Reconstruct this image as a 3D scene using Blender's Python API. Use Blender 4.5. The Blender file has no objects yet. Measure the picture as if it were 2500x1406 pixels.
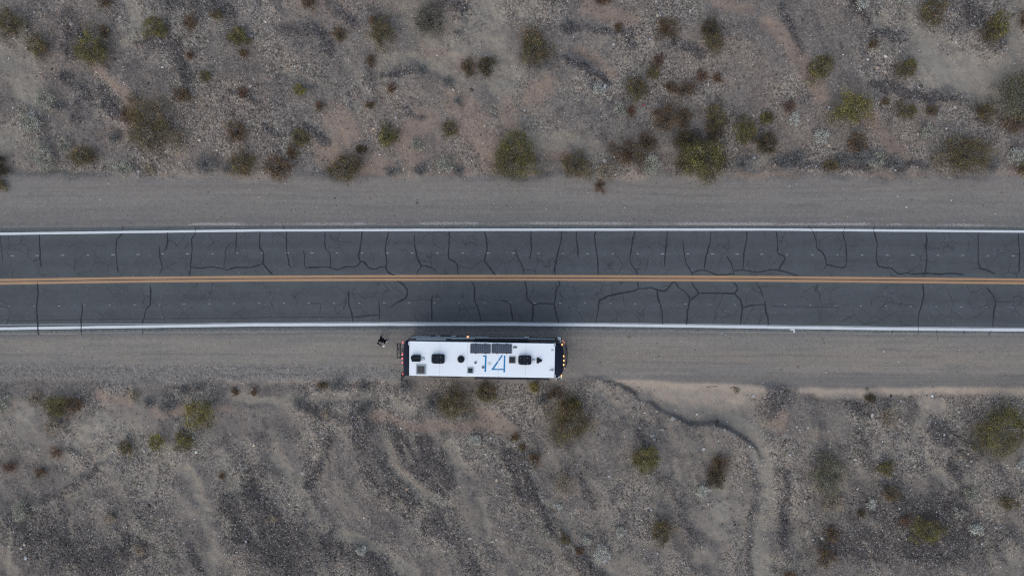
import bpy, math, random
import numpy as np
from mathutils import Vector, Matrix
C = bpy.context
SC = C.scene
R = math.radians
# ---------------------------------------------------------------- camera, sky, sun
H = 53.0; TILT = R(3.0); F = 24.0 / 36.0 * 2500.0
cam_d = bpy.data.cameras.new('camera'); cam = bpy.data.objects.new('camera', cam_d)
SC.collection.objects.link(cam); SC.camera = cam
cam_d.lens = 24.0; cam_d.sensor_width = 36.0; cam_d.sensor_fit = 'HORIZONTAL'
cam_d.clip_start = 0.5; cam_d.clip_end = 6000.0
cam.location = (0, 0, H); cam.rotation_euler = (-TILT, 0, 0)
SUN_EL = 38.0; SUN_AZ = 208.0          # compass from +Y clockwise: the light comes from the lower left
world = bpy.data.worlds.new("World"); SC.world = world; world.use_nodes = True
wn = world.node_tree.nodes; wl = world.node_tree.links
bg = wn['Background']; sky = wn.new('ShaderNodeTexSky'); sky.sky_type = 'NISHITA'
sky.sun_disc = False; sky.sun_elevation = R(SUN_EL); sky.sun_rotation = R(SUN_AZ)
sky.air_density = 1.0; sky.dust_density = 1.0; sky.ozone_density = 1.2
wl.new(sky.outputs[0], bg.inputs[0]); bg.inputs[1].default_value = 0.14
sun_d = bpy.data.lights.new('sun', 'SUN'); sun = bpy.data.objects.new('sun', sun_d); SC.collection.objects.link(sun)
sun_d.energy = 1.35; sun_d.angle = R(120); sun_d.color = (1.0, 0.98, 0.86)
az = R(SUN_AZ); el = R(SUN_EL)
sd = Vector((math.sin(az) * math.cos(el), math.cos(az) * math.cos(el), math.sin(el)))
sun.rotation_euler = sd.to_track_quat('Z', 'Y').to_euler()
SC.view_settings.view_transform = 'Standard'; SC.view_settings.look = 'None'
SC.view_settings.exposure = 0.54; SC.view_settings.gamma = 1.0
SC.cycles.use_denoising = False; SC.cycles.filter_width = 1.15; SC.cycles.max_bounces = 4; SC.cycles.diffuse_bounces = 2; SC.cycles.glossy_bounces = 3

# ---------------------------------------------------------------- helpers
def P(px, py, z=0.0):
    """ground point seen at a place of the photograph (used only to read off real positions)"""
    u = (px - 1250.0) / F; v = (703.0 - py) / F
    c, s = math.cos(TILT), math.sin(TILT)
    dy = v * c - s; dz = -v * s - c
    t = (z - H) / dz
    return (u * t, dy * t)
def topx(X, Y, Z=0.0):
    c, s = math.cos(TILT), math.sin(TILT)
    Zr = Z - H
    yc = Y * c - Zr * s; zc = Y * s + Zr * c
    return 1250.0 + F * X / (-zc), 703.0 - F * yc / (-zc)

def tag(o, label=None, cat=None, group=None, kind=None):
    if label: o['label'] = label
    if cat: o['category'] = cat
    if group: o['group'] = group
    if kind: o['kind'] = kind
    return o
def empty(name, loc, rz=0.0):
    o = bpy.data.objects.new(name, None); SC.collection.objects.link(o)
    o.location = loc; o.rotation_euler = (0, 0, rz); o.empty_display_size = 0.2
    return o
def link(name, me, mat, parent=None, smooth=False):
    o = bpy.data.objects.new(name, me); SC.collection.objects.link(o)
    if mat:
        for m in (mat if isinstance(mat, (list, tuple)) else [mat]): me.materials.append(m)
    if parent: o.parent = parent
    if smooth:
        me.polygons.foreach_set('use_smooth', np.ones(len(me.polygons), dtype=bool))
    return o
class MB:
    def __init__(s): s.v = []; s.f = []; s.m = []
    def add(s, vs, fs, mi=0):
        n = len(s.v); s.v += [tuple(v) for v in vs]; s.f += [tuple(i + n for i in f) for f in fs]; s.m += [mi] * len(fs); return s
    def box(s, x0, x1, y0, y1, z0, z1, b=0.0, mi=0):
        if b <= 0:
            return s.add([(x0,y0,z0),(x1,y0,z0),(x1,y1,z0),(x0,y1,z0),(x0,y0,z1),(x1,y0,z1),(x1,y1,z1),(x0,y1,z1)],
                  [(0,3,2,1),(4,5,6,7),(0,1,5,4),(1,2,6,5),(2,3,7,6),(3,0,4,7)], mi)
        pl = rpoly(x0, x1, y0, y1, b); pi = rpoly(x0+b*.6, x1-b*.6, y0+b*.6, y1-b*.6, b*.6)
        return s.loft([[(x,y,z0) for x,y in pl], [(x,y,z1-b*.5) for x,y in pl], [(x,y,z1) for x,y in pi]], mi)
    def loft(s, rings, mi=0, cap0=True, cap1=True):
        n = len(rings[0]); vs = [p for r in rings for p in r]; fs = []
        for k in range(len(rings)-1):
            for i in range(n):
                j = (i+1) % n
                fs.append((k*n+i, k*n+j, (k+1)*n+j, (k+1)*n+i))
        if cap0: fs.append(tuple(range(n-1, -1, -1)))
        if cap1: fs.append(tuple((len(rings)-1)*n + i for i in range(n)))
        return s.add(vs, fs, mi)
    def cyl(s, cx, cy, z0, z1, r0, r1=None, n=20, mi=0):
        r1 = r0 if r1 is None else r1
        return s.loft([[(cx+r*math.cos(2*math.pi*i/n), cy+r*math.sin(2*math.pi*i/n), z) for i in range(n)] for r, z in ((r0,z0),(r1,z1))], mi)
    def lathe(s, cx, cy, prof, n=24, mi=0):
        return s.loft([[(cx+r*math.cos(2*math.pi*i/n), cy+r*math.sin(2*math.pi*i/n), z) for i in range(n)] for r, z in prof], mi)
    def bar(s, a, b, r, n=6, r2=None, mi=0):
        a = Vector(a); b = Vector(b); d = (b-a).normalized(); r2 = r if r2 is None else r2
        u = d.orthogonal().normalized(); w = d.cross(u)
        return s.loft([[tuple(p + q*(u*math.cos(2*math.pi*i/n) + w*math.sin(2*math.pi*i/n))) for i in range(n)] for p, q in ((a,r),(b,r2))], mi)
    def build(s, name, mat, parent=None, smooth=False):
        me = bpy.data.meshes.new(name); me.from_pydata(s.v, [], s.f)
        me.polygons.foreach_set('material_index', s.m)
        o = link(name, me, mat, parent)
        if smooth:
            me.polygons.foreach_set('use_smooth', [True]*len(me.polygons)); me.set_sharp_from_angle(angle=R(35))
        me.update(); return o
def rpoly(x0, x1, y0, y1, r, k=4):
    out = []
    for cx, cy, a0 in ((x1-r,y0+r,-90),(x1-r,y1-r,0),(x0+r,y1-r,90),(x0+r,y0+r,180)):
        for i in range(k+1):
            a = R(a0 + 90*i/k); out.append((cx+r*math.cos(a), cy+r*math.sin(a)))
    return out
def mesh_np(name, V, Fc, mat, parent=None, col=None, smooth=False, attrs=None):
    """fast mesh from arrays; Fc is (n, k)"""
    me = bpy.data.meshes.new(name); V = np.asarray(V, dtype=np.float32); Fc = np.asarray(Fc, dtype=np.int32)
    nf, k = Fc.shape
    me.vertices.add(len(V)); me.vertices.foreach_set('co', V.ravel())
    me.loops.add(nf*k); me.loops.foreach_set('vertex_index', Fc.ravel())
    me.polygons.add(nf); me.polygons.foreach_set('loop_start', np.arange(0, nf*k, k, dtype=np.int32))
    if smooth: me.polygons.foreach_set('use_smooth', np.ones(nf, dtype=bool))
    me.update(calc_edges=True)
    if col is not None:
        a = me.color_attributes.new('Col', 'FLOAT_COLOR', 'POINT')
        a.data.foreach_set('color', np.concatenate([col, np.ones((len(col),1))], 1).astype(np.float32).ravel())
    for k_, v_ in (attrs or {}).items():
        a = me.attributes.new(k_, 'FLOAT', 'POINT'); a.data.foreach_set('value', v_.astype(np.float32).ravel())
    return link(name, me, mat, parent)

# node material helpers
def mat_new(name):
    m = bpy.data.materials.new(name); m.use_nodes = True
    nt = m.node_tree; return m, nt, nt.nodes['Principled BSDF']
def nd(nt, typ, **kw):
    n = nt.nodes.new(typ)
    for k, v in kw.items():
        if k in n.inputs.keys(): n.inputs[k].default_value = v
        else: setattr(n, k, v)
    return n
def math_n(nt, op, a, b=None, c=None, clamp=False):
    n = nt.nodes.new('ShaderNodeMath'); n.operation = op; n.use_clamp = clamp
    for i, x in enumerate((a, b, c)):
        if x is None: continue
        if isinstance(x, (int, float)): n.inputs[i].default_value = x
        else: nt.links.new(x, n.inputs[i])
    return n.outputs[0]
def scale_col(nt, col, f):
    n = nt.nodes.new('ShaderNodeVectorMath'); n.operation = 'SCALE'
    if isinstance(col, tuple): n.inputs[0].default_value = col
    else: nt.links.new(col, n.inputs[0])
    nt.links.new(f, n.inputs['Scale']); return n.outputs[0]
def mixc(nt, f, a, b):
    n = nt.nodes.new('ShaderNodeMix'); n.data_type = 'RGBA'
    if isinstance(f, (int, float)): n.inputs[0].default_value = f
    else: nt.links.new(f, n.inputs[0])
    for i, x in ((6, a), (7, b)):
        if isinstance(x, tuple): n.inputs[i].default_value = (*x, 1) if len(x) == 3 else x
        else: nt.links.new(x, n.inputs[i])
    return n.outputs[2]
def coords(nt, sc=(1,1,1)):
    t = nt.nodes.new('ShaderNodeTexCoord'); m = nt.nodes.new('ShaderNodeMapping'); m.inputs['Scale'].default_value = sc
    nt.links.new(t.outputs['Object'], m.inputs[0]); return m.outputs[0]
def noise(nt, vec, scale, detail=3, rough=.55):
    n = nd(nt, 'ShaderNodeTexNoise', Scale=scale, Detail=detail, Roughness=rough); nt.links.new(vec, n.inputs['Vector']); return n.outputs[0]
def voro(nt, vec, scale, feature='F1'):
    n = nt.nodes.new('ShaderNodeTexVoronoi'); n.feature = feature; n.inputs['Scale'].default_value = scale
    nt.links.new(vec, n.inputs['Vector']); return n
def sepr(nt, c):
    n = nt.nodes.new('ShaderNodeSeparateColor'); nt.links.new(c, n.inputs[0]); return n.outputs
def mapr(nt, v, a, b, c=0.0, d=1.0):
    n = nt.nodes.new('ShaderNodeMapRange'); nt.links.new(v, n.inputs[0])
    for i, x in enumerate((a,b,c,d)): n.inputs[i+1].default_value = x
    return n.outputs[0]
def bump(nt, bs, h, strength=.5, dist=.03):
    n = nt.nodes.new('ShaderNodeBump'); n.inputs['Strength'].default_value = strength; n.inputs['Distance'].default_value = dist
    nt.links.new(h, n.inputs['Height']); nt.links.new(n.outputs[0], bs.inputs['Normal'])
def simple(name, col, rough=.6, metal=0.0, vary=.12, scale=6.0, coat=0.0, emit=None):
    m, nt, bs = mat_new(name)
    v = coords(nt); n = noise(nt, v, scale, 4)
    f = math_n(nt, 'ADD', math_n(nt, 'MULTIPLY', n, vary*2), 1-vary)
    nt.links.new(scale_col(nt, col, f), bs.inputs['Base Color'])
    bs.inputs['Roughness'].default_value = rough; bs.inputs['Metallic'].default_value = metal
    bs.inputs['Coat Weight'].default_value = coat; bs.inputs['Coat Roughness'].default_value = .08
    if emit:
        bs.inputs['Emission Color'].default_value = (*emit[0], 1); bs.inputs['Emission Strength'].default_value = emit[1]
    return m
def vcol_mat(name, rough=.9, vary=.25, scale=30.0, trans=0.0):
    m, nt, bs = mat_new(name)
    a = nd(nt, 'ShaderNodeAttribute', attribute_name='Col')
    n = noise(nt, coords(nt), scale, 2)
    f = math_n(nt, 'ADD', math_n(nt, 'MULTIPLY', n, vary*2), 1-vary)
    nt.links.new(scale_col(nt, a.outputs['Color'], f), bs.inputs['Base Color'])
    bs.inputs['Roughness'].default_value = rough; bs.inputs['Specular IOR Level'].default_value = .2
    return m

# numpy value noise
_rs = np.random.RandomState(11)
_lat = _rs.rand(256, 256)
def vn(x, y):
    xi = np.floor(x).astype(int); yi = np.floor(y).astype(int); fx = x-xi; fy = y-yi
    fx = fx*fx*(3-2*fx); fy = fy*fy*(3-2*fy)
    g = lambda a, b: _lat[a % 256, b % 256]
    return (g(xi,yi)*(1-fx)+g(xi+1,yi)*fx)*(1-fy) + (g(xi,yi+1)*(1-fx)+g(xi+1,yi+1)*fx)*fy
def fbm(x, y, o=4, g=.5):
    s = 0; a = 1; t = 0
    for k in range(o):
        s = s + a*vn(x*2**k + 17.3*k, y*2**k + 5.1*k); t += a; a *= g
    return s/t
def sst(a, b, x):
    t = np.clip((x-a)/(b-a), 0, 1); return t*t*(3-2*t)
def seg_dist(X, Y, pts):
    """distance to a polyline and the side it lies on"""
    best = np.full(X.shape, 1e9); side = np.zeros(X.shape)
    for (ax, ay), (bx, by) in zip(pts[:-1], pts[1:]):
        dx, dy = bx-ax, by-ay
        t = np.clip(((X-ax)*dx + (Y-ay)*dy)/(dx*dx+dy*dy), 0, 1)
        d = np.hypot(X-ax-t*dx, Y-ay-t*dy); c = (X-ax)*dy - (Y-ay)*dx
        m = d < best; best = np.where(m, d, best); side = np.where(m, c, side)
    return best, side

# ---------------------------------------------------------------- the ground, one sheet out to the horizon
ROAD_TOP = [(-400,561),(0,556),(320,552),(640,550),(1250,548.5),(1880,550),(2200,551.5),(2500,554),(2900,558)]
ROAD_BOT = [(-400,824),(0,818),(320,815),(640,813),(1250,810),(1560,811),(1860,814.5),(2500,819.5),(2900,824)]
def ip(pl, x): return np.interp(x, [p[0] for p in pl], [p[1] for p in pl])
CLIFF = [(1440,922),(1480,932),(1514,943),(1539,955),(1552,974),(1574,987),(1598,994),(1614,1009),(1648,1024),(1687,1039),(1755,1039),(1776,1051),(1808,1068),(1838,1090),(1856,1120)]
BANK = [(1380,905),(1500,925),(1600,926),(1650,931),(1720,932),(1850,936),(1960,942),(2080,945),(2250,941),(2600,944)]
PALE = [ # washes of fine pale sand: points, half width
 ([(305,-20),(325,40),(330,90),(300,112)],17),([(40,60),(62,130),(85,240)],20),([(-20,130),(30,170),(70,240)],26),
 ([(15,340),(30,440)],30),([(110,470),(130,420),(210,430)],14),([(920,150),(1010,140),(1080,170),(1120,200)],16),
 ([(1020,40),(1110,120)],42),([(1200,10),(1200,120),(1230,200)],45),([(1290,10),(1260,60)],18),([(840,160),(890,230),(870,260)],12),
 ([(690,170),(770,200)],10),([(1290,340),(1390,350),(1450,360)],22),([(2240,80),(2290,170),(2400,200),(2470,150)],42),
 ([(2210,10),(2240,60)],26),([(2480,20),(2490,120)],22),([(2300,140),(2430,230)],50),([(1820,420),(1880,380)],14),
 ([(2150,30),(2140,60)],12),([(1480,85),(1470,105)],9),([(1770,225),(1780,235)],8),
 ([(-10,1000),(60,1015)],22),([(280,1093),(240,1125),(185,1158)],8),([(250,1020),(190,1090)],14),([(375,1128),(353,1215)],8),([(535,1120),(545,1160)],16),
 ([(450,1150),(500,1250),(512,1320),(517,1420)],16),([(26,1296),(12,1400)],8),([(290,1310),(295,1330)],6),
 ([(665,1105),(690,1140),(715,1166),(784,1290)],15),([(835,1308),(920,1340),(1010,1400)],17),
 ([(939,1060),(950,1136),(1000,1180),(1025,1231),(1020,1295)],12),([(1020,1200),(1100,1240)],12),([(1100,1095),(1124,1150)],18),([(1150,1160),(1200,1310)],10),
 ([(1285,1120),(1326,1214),(1378,1291),(1434,1352),(1507,1406),(1540,1440)],10),
 ([(1790,1010),(1850,1085),(1878,1188),(1868,1300),(1855,1420)],22),([(1766,1188),(1755,1300)],22),([(1650,1136),(1658,1210)],10),([(1705,1340),(1700,1370)],14),
 ([(1886,1136),(1886,1231),(1873,1370)],17),([(1955,1317),(1960,1340)],10),([(2270,1000),(2248,1045),(2226,1093),(2190,1112)],11),([(2261,1110),(2268,1130)],9),
 ([(1992,1070),(1950,1115)],8),([(2290,1150),(2330,1190)],16),([(1000,1000),(960,985)],14),([(680,980),(900,965)],12),([(1470,960),(1520,1000)],18),([(2460,1350),(2500,1380)],25),([(560,1200),(600,1160)],14),([(700,985),(560,975)],14)]
PINK = [([(820,290),(860,320),(800,370)],26),([(940,400),(880,420)],20),([(1040,290),(990,330),(1010,370)],26),([(1130,260),(1170,330),(1210,380)],34),
 ([(1230,230),(1250,310)],18),([(1040,100),(1060,130),(1150,160)],16),([(1430,10),(1540,45)],14),([(1340,210),(1290,240)],20),([(1750,0),(1830,20)],12),
 ([(1420,120),(1475,150),(1500,175)],11),([(1870,60),(1920,90),(2000,230)],18),([(180,110),(330,260)],10),([(-20,440),(2520,432)],6),([(1280,340),(1380,380)],16),([(2130,300),(2200,380)],20),
 ([(250,960),(320,985)],10),([(880,1000),(1000,1040),(1250,1040)],10),([(1850,1000),(1900,1020)],25),([(1230,1040),(1180,1000)],14),([(380,1010),(560,1000)],8)]
TAN = [([(1520,931),(1600,938),(1671,944),(1750,950),(1850,949)],18),([(1620,955),(1700,968),(1800,972)],26),([(1960,950),(2119,957),(2248,954),(2420,956),(2520,960)],11),([(2262,985),(2300,995)],16),([(2100,965),(2000,960)],10)]
DARK = [([(688,78),(725,70),(760,72),(790,90),(800,125)],13),([(165,40),(175,120)],22),([(330,90),(430,110),(440,130)],16),([(240,225),(250,250),(280,270)],16),([(190,250),(185,290)],14),
 ([(440,150),(460,200)],10),([(150,180),(200,230)],10),([(420,-10),(560,30)],22),([(800,10),(860,60)],14),([(1080,5),(1130,15)],14),([(1235,15),(1250,60)],14),([(1120,90),(1140,100)],12),
 ([(1370,72),(1417,56),(1462,66),(1527,82),(1540,115)],9),([(1383,143),(1400,157),(1431,164),(1462,181),(1493,207)],8),([(1700,130),(1650,110)],14),([(930,190),(1010,175)],8),
 ([(985,260),(1030,290)],8),([(650,300),(690,330)],7),([(560,220),(620,240)],9),([(1900,20),(1950,110),(1960,130)],9),([(2070,0),(2110,60)],10),([(2130,80),(2220,90)],12),([(2130,215),(2220,230),(2330,240),(2400,270)],13),
 ([(2370,20),(2440,110)],22),([(800,345),(750,310)],7),([(1700,330),(1760,400)],14),([(1880,400),(2250,405)],10),
 ([(60,1300),(150,1330),(250,1390)],55),([(190,1180),(110,1230)],10),([(235,1145),(160,1200)],9),([(300,1390),(310,1320)],12),([(460,1330),(480,1400)],10),
 ([(560,1230),(610,1240),(700,1280),(800,1320),(900,1375),(960,1430)],26),([(620,1160),(600,1230),(590,1300)],26),([(640,1290),(720,1370)],60),
 ([(875,1020),(890,1100),(920,1160),(980,1230),(1060,1290)],24),([(960,1060),(1010,1120),(1060,1190),(1100,1290),(1160,1400)],20),([(1040,1080),(1090,1180)],18),([(1235,1110),(1280,1220)],16),
 ([(1262,1120),(1300,1190),(1340,1280),(1400,1350),(1460,1410)],22),([(1390,1090),(1420,1150),(1450,1240)],10),([(1843,1130),(1852,1180),(1838,1290),(1830,1410)],7),([(1870,1000),(1900,960)],26),
 ([(2120,1230),(2330,1260)],44),([(2050,1330),(2450,1340)],40),([(2290,1050),(2380,1110)],22),([(2330,1110),(2340,1200)],18),([(2090,1060),(2130,1150)],16),([(1560,1050),(1610,1180)],14),([(1640,1180),(1700,1330)],14),([(1930,1160),(1920,1330)],9),([(2070,980),(2120,1010)],14),
 ([(740,1000),(860,1030)],12),([(800,1080),(760,1190)],12)]
nx, ny = 760, 452
def axis(a, n, far):
    core = np.linspace(-a, a, n); k = np.arange(1, 27); st = (2*a/(n-1))
    ext = a + st*np.cumsum(1.36**k)
    ext = ext[ext < far]; ext = np.append(ext, far)
    return np.concatenate([-ext[::-1], core, ext])
ax_ = axis(46.0, nx, 2500.0); ay_ = axis(27.5, ny, 2500.0)
GX, GY = np.meshgrid(ax_, ay_)
PX, PY = topx(GX, GY)
far = (np.abs(GX) > 60) | (np.abs(GY) > 40)
PX = np.where(far, 1250 + GX*31.45, PX); PY = np.where(far, 616 - GY*31.45, PY)
ytop = ip(ROAD_TOP, PX); ybot = ip(ROAD_BOT, PX)
ytop_sh = 440 + 10*(fbm(PX/60, PY*0+3, 3)-.5)*2 - 8*sst(500, 0, PX)         # upper edge of the upper shoulder
ybot_sh = np.where(PX > 1420, ip(BANK, PX), 925 + 8*(fbm(PX/70, PY*0+9, 3)-.5)*2)
d_top = ytop - PY; d_bot = PY - ybot
off_up = sst(-6, 22, ytop_sh - PY + 22*(fbm(GX/.9+8, GY/.9+3, 3)-.5)); off_dn = sst(-3, 14, PY - ybot_sh + np.where(PX > 1500, 3, 22)*(fbm(GX/.9+8, GY/.9+53, 3)-.5))
off = np.clip(off_up + off_dn, 0, 1)
onroad = ((d_top < 0) & (d_bot < 0)).astype(float)
n_big = fbm(GX/7+3, GY/7+8, 4); n_mid = fbm(GX/1.7+31, GY/1.7+4, 4); n_sm = fbm(GX/.5, GY/.5+77, 3)
WX = PX + 44*(fbm(GX/2.4+9, GY/2.4, 5, .68)-.5); WY = PY + 44*(fbm(GX/2.4+60, GY/2.4+30, 5, .68)-.5)
def feat(lst, soft=1.0, warp=True):
    out = np.zeros(PX.shape)
    A, B = (WX, WY) if warp else (PX, PY)
    for pts, w in lst:
        xs = [p[0] for p in pts]; ys = [p[1] for p in pts]; m = 3*w + 30
        jj = (A > min(xs)-m) & (A < max(xs)+m) & (B > min(ys)-m) & (B < max(ys)+m)
        if not jj.any(): continue
        d, _ = seg_dist(A[jj], B[jj], pts)
        out[jj] = np.maximum(out[jj], 1 - sst(w*.4, w*1.45*soft, d))
    return out
f_pale = feat(PALE)*off; f_pink = feat(PINK, 1.3)*off; f_tan = feat(TAN, 1.2, False)*sst(-3, 6, PY-ybot_sh); f_dark = feat(DARK, 1.2)*off
brk = .5+.75*sst(.36, .6, fbm(GX/1.1+22, GY/1.1+61, 5, .65)); f_pale = np.clip(f_pale*brk, 0, 1); f_dark = np.clip(f_dark*(.7+.6*sst(.35, .65, fbm(GX/1.6+2, GY/1.6+161, 4))), 0, 1)
# heights
z = off*((n_big-.5)*.9 + (n_mid-.5)*.34 + (n_sm-.5)*.06)
z += off*(fbm(GX/1.1 + GY*.25, GY/6+2, 3)-.5)*.26 * (1-f_pale)
z -= f_pale*.12*off; z += f_dark*.10*off
z += (1-off)*(1-onroad)*((n_mid-.5)*.035)
wv_ = 38*(fbm(GX/1.0+3, GY/1.0+9, 5, .7)-.5); cd, cs = seg_dist(PX+wv_, PY+wv_, CLIFF)
inside = (cs > 0) & (PX > 1440) & (PX < 1900) & (PY < 1130)
cl = np.where(inside, sst(0, 5, cd), 0) * (1 - sst(1815, 1895, PX)) * sst(1450, 1545, PX)
north = sst(0, 1, (PY - ip(BANK, PX))/np.maximum(8.0, np.minimum(80.0, cd + (PY - ip(BANK, PX)))))
gul = cl*north
z = z*(1-gul) - gul*(.46+.6*(n_mid-.5)+.25*(n_sm-.5))
z -= np.where(cs < 0, 1, 0)*0
z -= off_dn*sst(1440, 1620, PX)*.22*sst(0, 22, PY-ip(BANK, PX))*(1-gul)*np.clip((2700-PX)/300, 0, 1)*(~far)
pit = np.exp(-(((PX-1430)/42)**2 + ((PY-133-(PX-1430)*.35)/20)**2)**1.6); z -= pit*.4
lump = np.exp(-(((PX-1885)/45)**2 + ((PY-985)/42)**2)); z += lump*.35
z -= .05*onroad*0
z = np.where(onroad > 0, -0.03, z); z = np.where((onroad == 0) & (off < .01), np.minimum(z, 0.005), z)
z = np.where(far, np.clip(z, -.4, .4), z)
# surface colours, with some slope and cliff shade painted in
def c3(*a): return np.array(a)[None, None, :]
def lay(base, f, c): return base*(1-f[..., None]) + c*f[..., None]
g1 = fbm(GX/3.1+50, GY/3.1+12, 4)
col = lay(np.ones(PX.shape+(3,))*c3(.178,.163,.158), sst(.35, .65, g1), c3(.212,.193,.180))
g_sp = sst(.5, .62, fbm(GX/.9+5, GY/.9+15, 4)); col = lay(col, g_sp*.5*off, c3(.105,.098,.100))
col = lay(col, sst(.5, .68, fbm(GX/5+90, GY/5+70, 3))*.5*off*(PY < 560), c3(.225,.187,.168))
col = lay(col, f_pink*.75, c3(.262,.207,.180))
col = lay(col, f_dark*.9, c3(.084,.078,.081))  # dark gravel, plus shade of turned-away slopes painted into the colour
col = lay(col, f_pale*.72, c3(.270,.252,.228))
BR = [(350,1030,300,70,.15),(60,1000,80,60,.12),(250,1340,230,90,-.18),(620,1180,60,90,-.14),(700,1360,150,90,-.17),(1000,1180,160,100,-.10),(1280,1250,60,120,-.15),(470,1230,60,140,.09),(1150,1130,60,50,.12),
 (1780,1250,80,120,.13),(1600,1000,90,50,.08),(2200,1300,280,90,-.18),(1180,90,130,90,.10),(660,50,60,70,.14),(2330,170,120,70,.18),(720,190,120,80,-.12),(150,90,80,60,-.14),(450,160,150,80,-.08),(1000,330,240,80,.06),(2080,60,120,60,-.08),(1700,400,150,40,-.10),(350,40,60,60,.05)]
col = col*np.exp(sum(a_*np.exp(-((WX-x_)/sx_)**2-((WY-y_)/sy_)**2) for x_, y_, sx_, sy_, a_ in BR))[..., None]
stk = fbm((GX*.5-GY*.87)/5.5+3, (GX*.87+GY*.5)/.75+8 + 4.5*fbm(GX/4, GY/4+5, 3), 4, .6); lowh = sst(960, 1040, PY)
col = lay(col, sst(.53, .66, stk)*lowh*.3*off, c3(.262,.238,.208)); col = col*(1-.09*sst(.47, .36, stk)*lowh*off)[..., None]
grav_add = -.3*sst(.53, .66, stk)*lowh + sum(-a_*1.6*np.exp(-((WX-x_)/sx_)**2-((WY-y_)/sy_)**2) for x_, y_, sx_, sy_, a_ in BR)
# shoulders
stv = fbm(GX/9, GY/.28, 3); shc = lay(np.ones(col.shape)*c3(.248,.226,.205), sst(.35, .75, .5*stv+.5*fbm(GX/2.5, GY/.9+4, 4)), c3(.205,.195,.187))
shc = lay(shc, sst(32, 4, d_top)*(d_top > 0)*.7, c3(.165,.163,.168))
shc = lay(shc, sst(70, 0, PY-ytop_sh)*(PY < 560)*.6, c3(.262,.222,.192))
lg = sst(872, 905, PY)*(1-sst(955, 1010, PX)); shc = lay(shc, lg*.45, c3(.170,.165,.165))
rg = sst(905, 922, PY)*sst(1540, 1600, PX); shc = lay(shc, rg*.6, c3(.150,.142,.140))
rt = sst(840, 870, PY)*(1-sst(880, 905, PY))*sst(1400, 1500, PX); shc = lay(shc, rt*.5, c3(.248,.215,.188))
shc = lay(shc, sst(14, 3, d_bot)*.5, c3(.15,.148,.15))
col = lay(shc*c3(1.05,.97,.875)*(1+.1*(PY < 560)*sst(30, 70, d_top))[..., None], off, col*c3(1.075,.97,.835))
TRK = [([(1380,462),(1700,478),(2100,470),(2560,452)],2.5),([(1450,452),(1750,462),(2120,456),(2560,440)],2),([(1600,505),(2000,500),(2560,492)],3),([(-50,482),(300,474),(700,478),(1000,486)],2.5),([(-50,462),(350,455),(720,462)],2),
 ([(1395,862),(1480,842),(1640,846),(2000,852),(2560,850)],3),([(1395,900),(1520,902),(1750,905),(2100,912),(2560,918)],3.5),([(1500,884),(1800,886),(2200,892),(2560,900)],2),([(-50,905),(300,898),(650,900),(960,905)],3),([(-50,920),(400,914),(800,916),(980,912)],2),([(1560,870),(1900,868),(2300,872)],2),([(-50,862),(400,866),(960,868)],2)]
f_trk = np.zeros(PX.shape)
for pts, w in TRK:
    jj = (PY > min(p[1] for p in pts)-25) & (PY < max(p[1] for p in pts)+25) & (np.abs(PX-1250) < 1400)
    d_, _ = seg_dist(PX[jj], PY[jj]+6*(fbm(GX[jj]/3, GY[jj]*0+w*9, 3)-.5), pts); f_trk[jj] = np.maximum(f_trk[jj], 1-sst(w*.4, w*1.9, d_))
f_trk *= (1-off)*(1-onroad)*sst(.3, .6, fbm(GX/3.3+7, GY/.4, 3)); col = lay(col, f_trk*.32, c3(.125,.115,.105))
up_edge = np.exp(-((ytop_sh-PY-4)/12)**2)*sst(.4, .6, fbm(GX/4, GY/.6, 2)); col = lay(col, up_edge*.35*(PY<520), c3(.15,.14,.14))
col = lay(col, f_tan*.85, c3(.345,.275,.215))
col = lay(col, gul*(1-f_tan)*.8, c3(.215,.192,.160))
cliff_shade = np.exp(-((cd-4)/7)**2)*inside*sst(1460, 1540, PX); col = lay(col, np.clip(cliff_shade,0,1)*.55, c3(.125,.108,.095))  # shade below the gully cliff, painted as a darker band of ground colour
crust = sst(12, 2, d_top)*sst(-1, 2, d_top)*sst(330, 480, PX)*sst(2500, 2440, PX)*(.45+.55*sst(.34, .58, fbm(GX/3.2, GX*0+4, 3))); 
grav = off*(.45 + .55*sst(.4, .65, g1)) ; grav = grav*(1-.62*f_pale)*(1-.6*f_pink); grav = np.clip(grav + (f_dark*.5 + grav_add)*off, 0, 1)
grav = np.maximum(grav, (1-off)*lg*.5); grav = np.maximum(grav, (1-off)*.06); grav = grav*(1-f_tan)*(1-.8*gul)
grav = np.clip(grav + lump*.6, 0, 1)
W, Hh = GX.shape[1], GX.shape[0]
idx = np.arange(W*Hh).reshape(Hh, W)
faces = np.stack([idx[:-1,:-1], idx[:-1,1:], idx[1:,1:], idx[1:,:-1]], -1).reshape(-1, 4)

m_ground, nt, bs = mat_new('ground')
a = nd(nt, 'ShaderNodeAttribute', attribute_name='Col'); ag = nd(nt, 'ShaderNodeAttribute', attribute_name='grav'); ash = nd(nt, 'ShaderNodeAttribute', attribute_name='shld'); ac = nd(nt, 'ShaderNodeAttribute', attribute_name='crust')
v = coords(nt); G = ag.outputs['Fac']
v1 = voro(nt, v, 7.5); v2 = voro(nt, v, 14.0); v3 = voro(nt, v, 3.4)
r1 = sepr(nt, v1.outputs['Color'])[0]; r2 = sepr(nt, v2.outputs['Color'])[1]; r3 = sepr(nt, v3.outputs['Color'])[2]
n1 = noise(nt, v, 22, 5, .7); n0 = noise(nt, v, 3.0, 4, .6)
t = math_n(nt, 'ADD', math_n(nt, 'MULTIPLY', math_n(nt, 'SUBTRACT', r1, .5), .85), math_n(nt, 'MULTIPLY', math_n(nt, 'SUBTRACT', r2, .5), .95))
t = math_n(nt, 'MULTIPLY', t, G)
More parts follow.
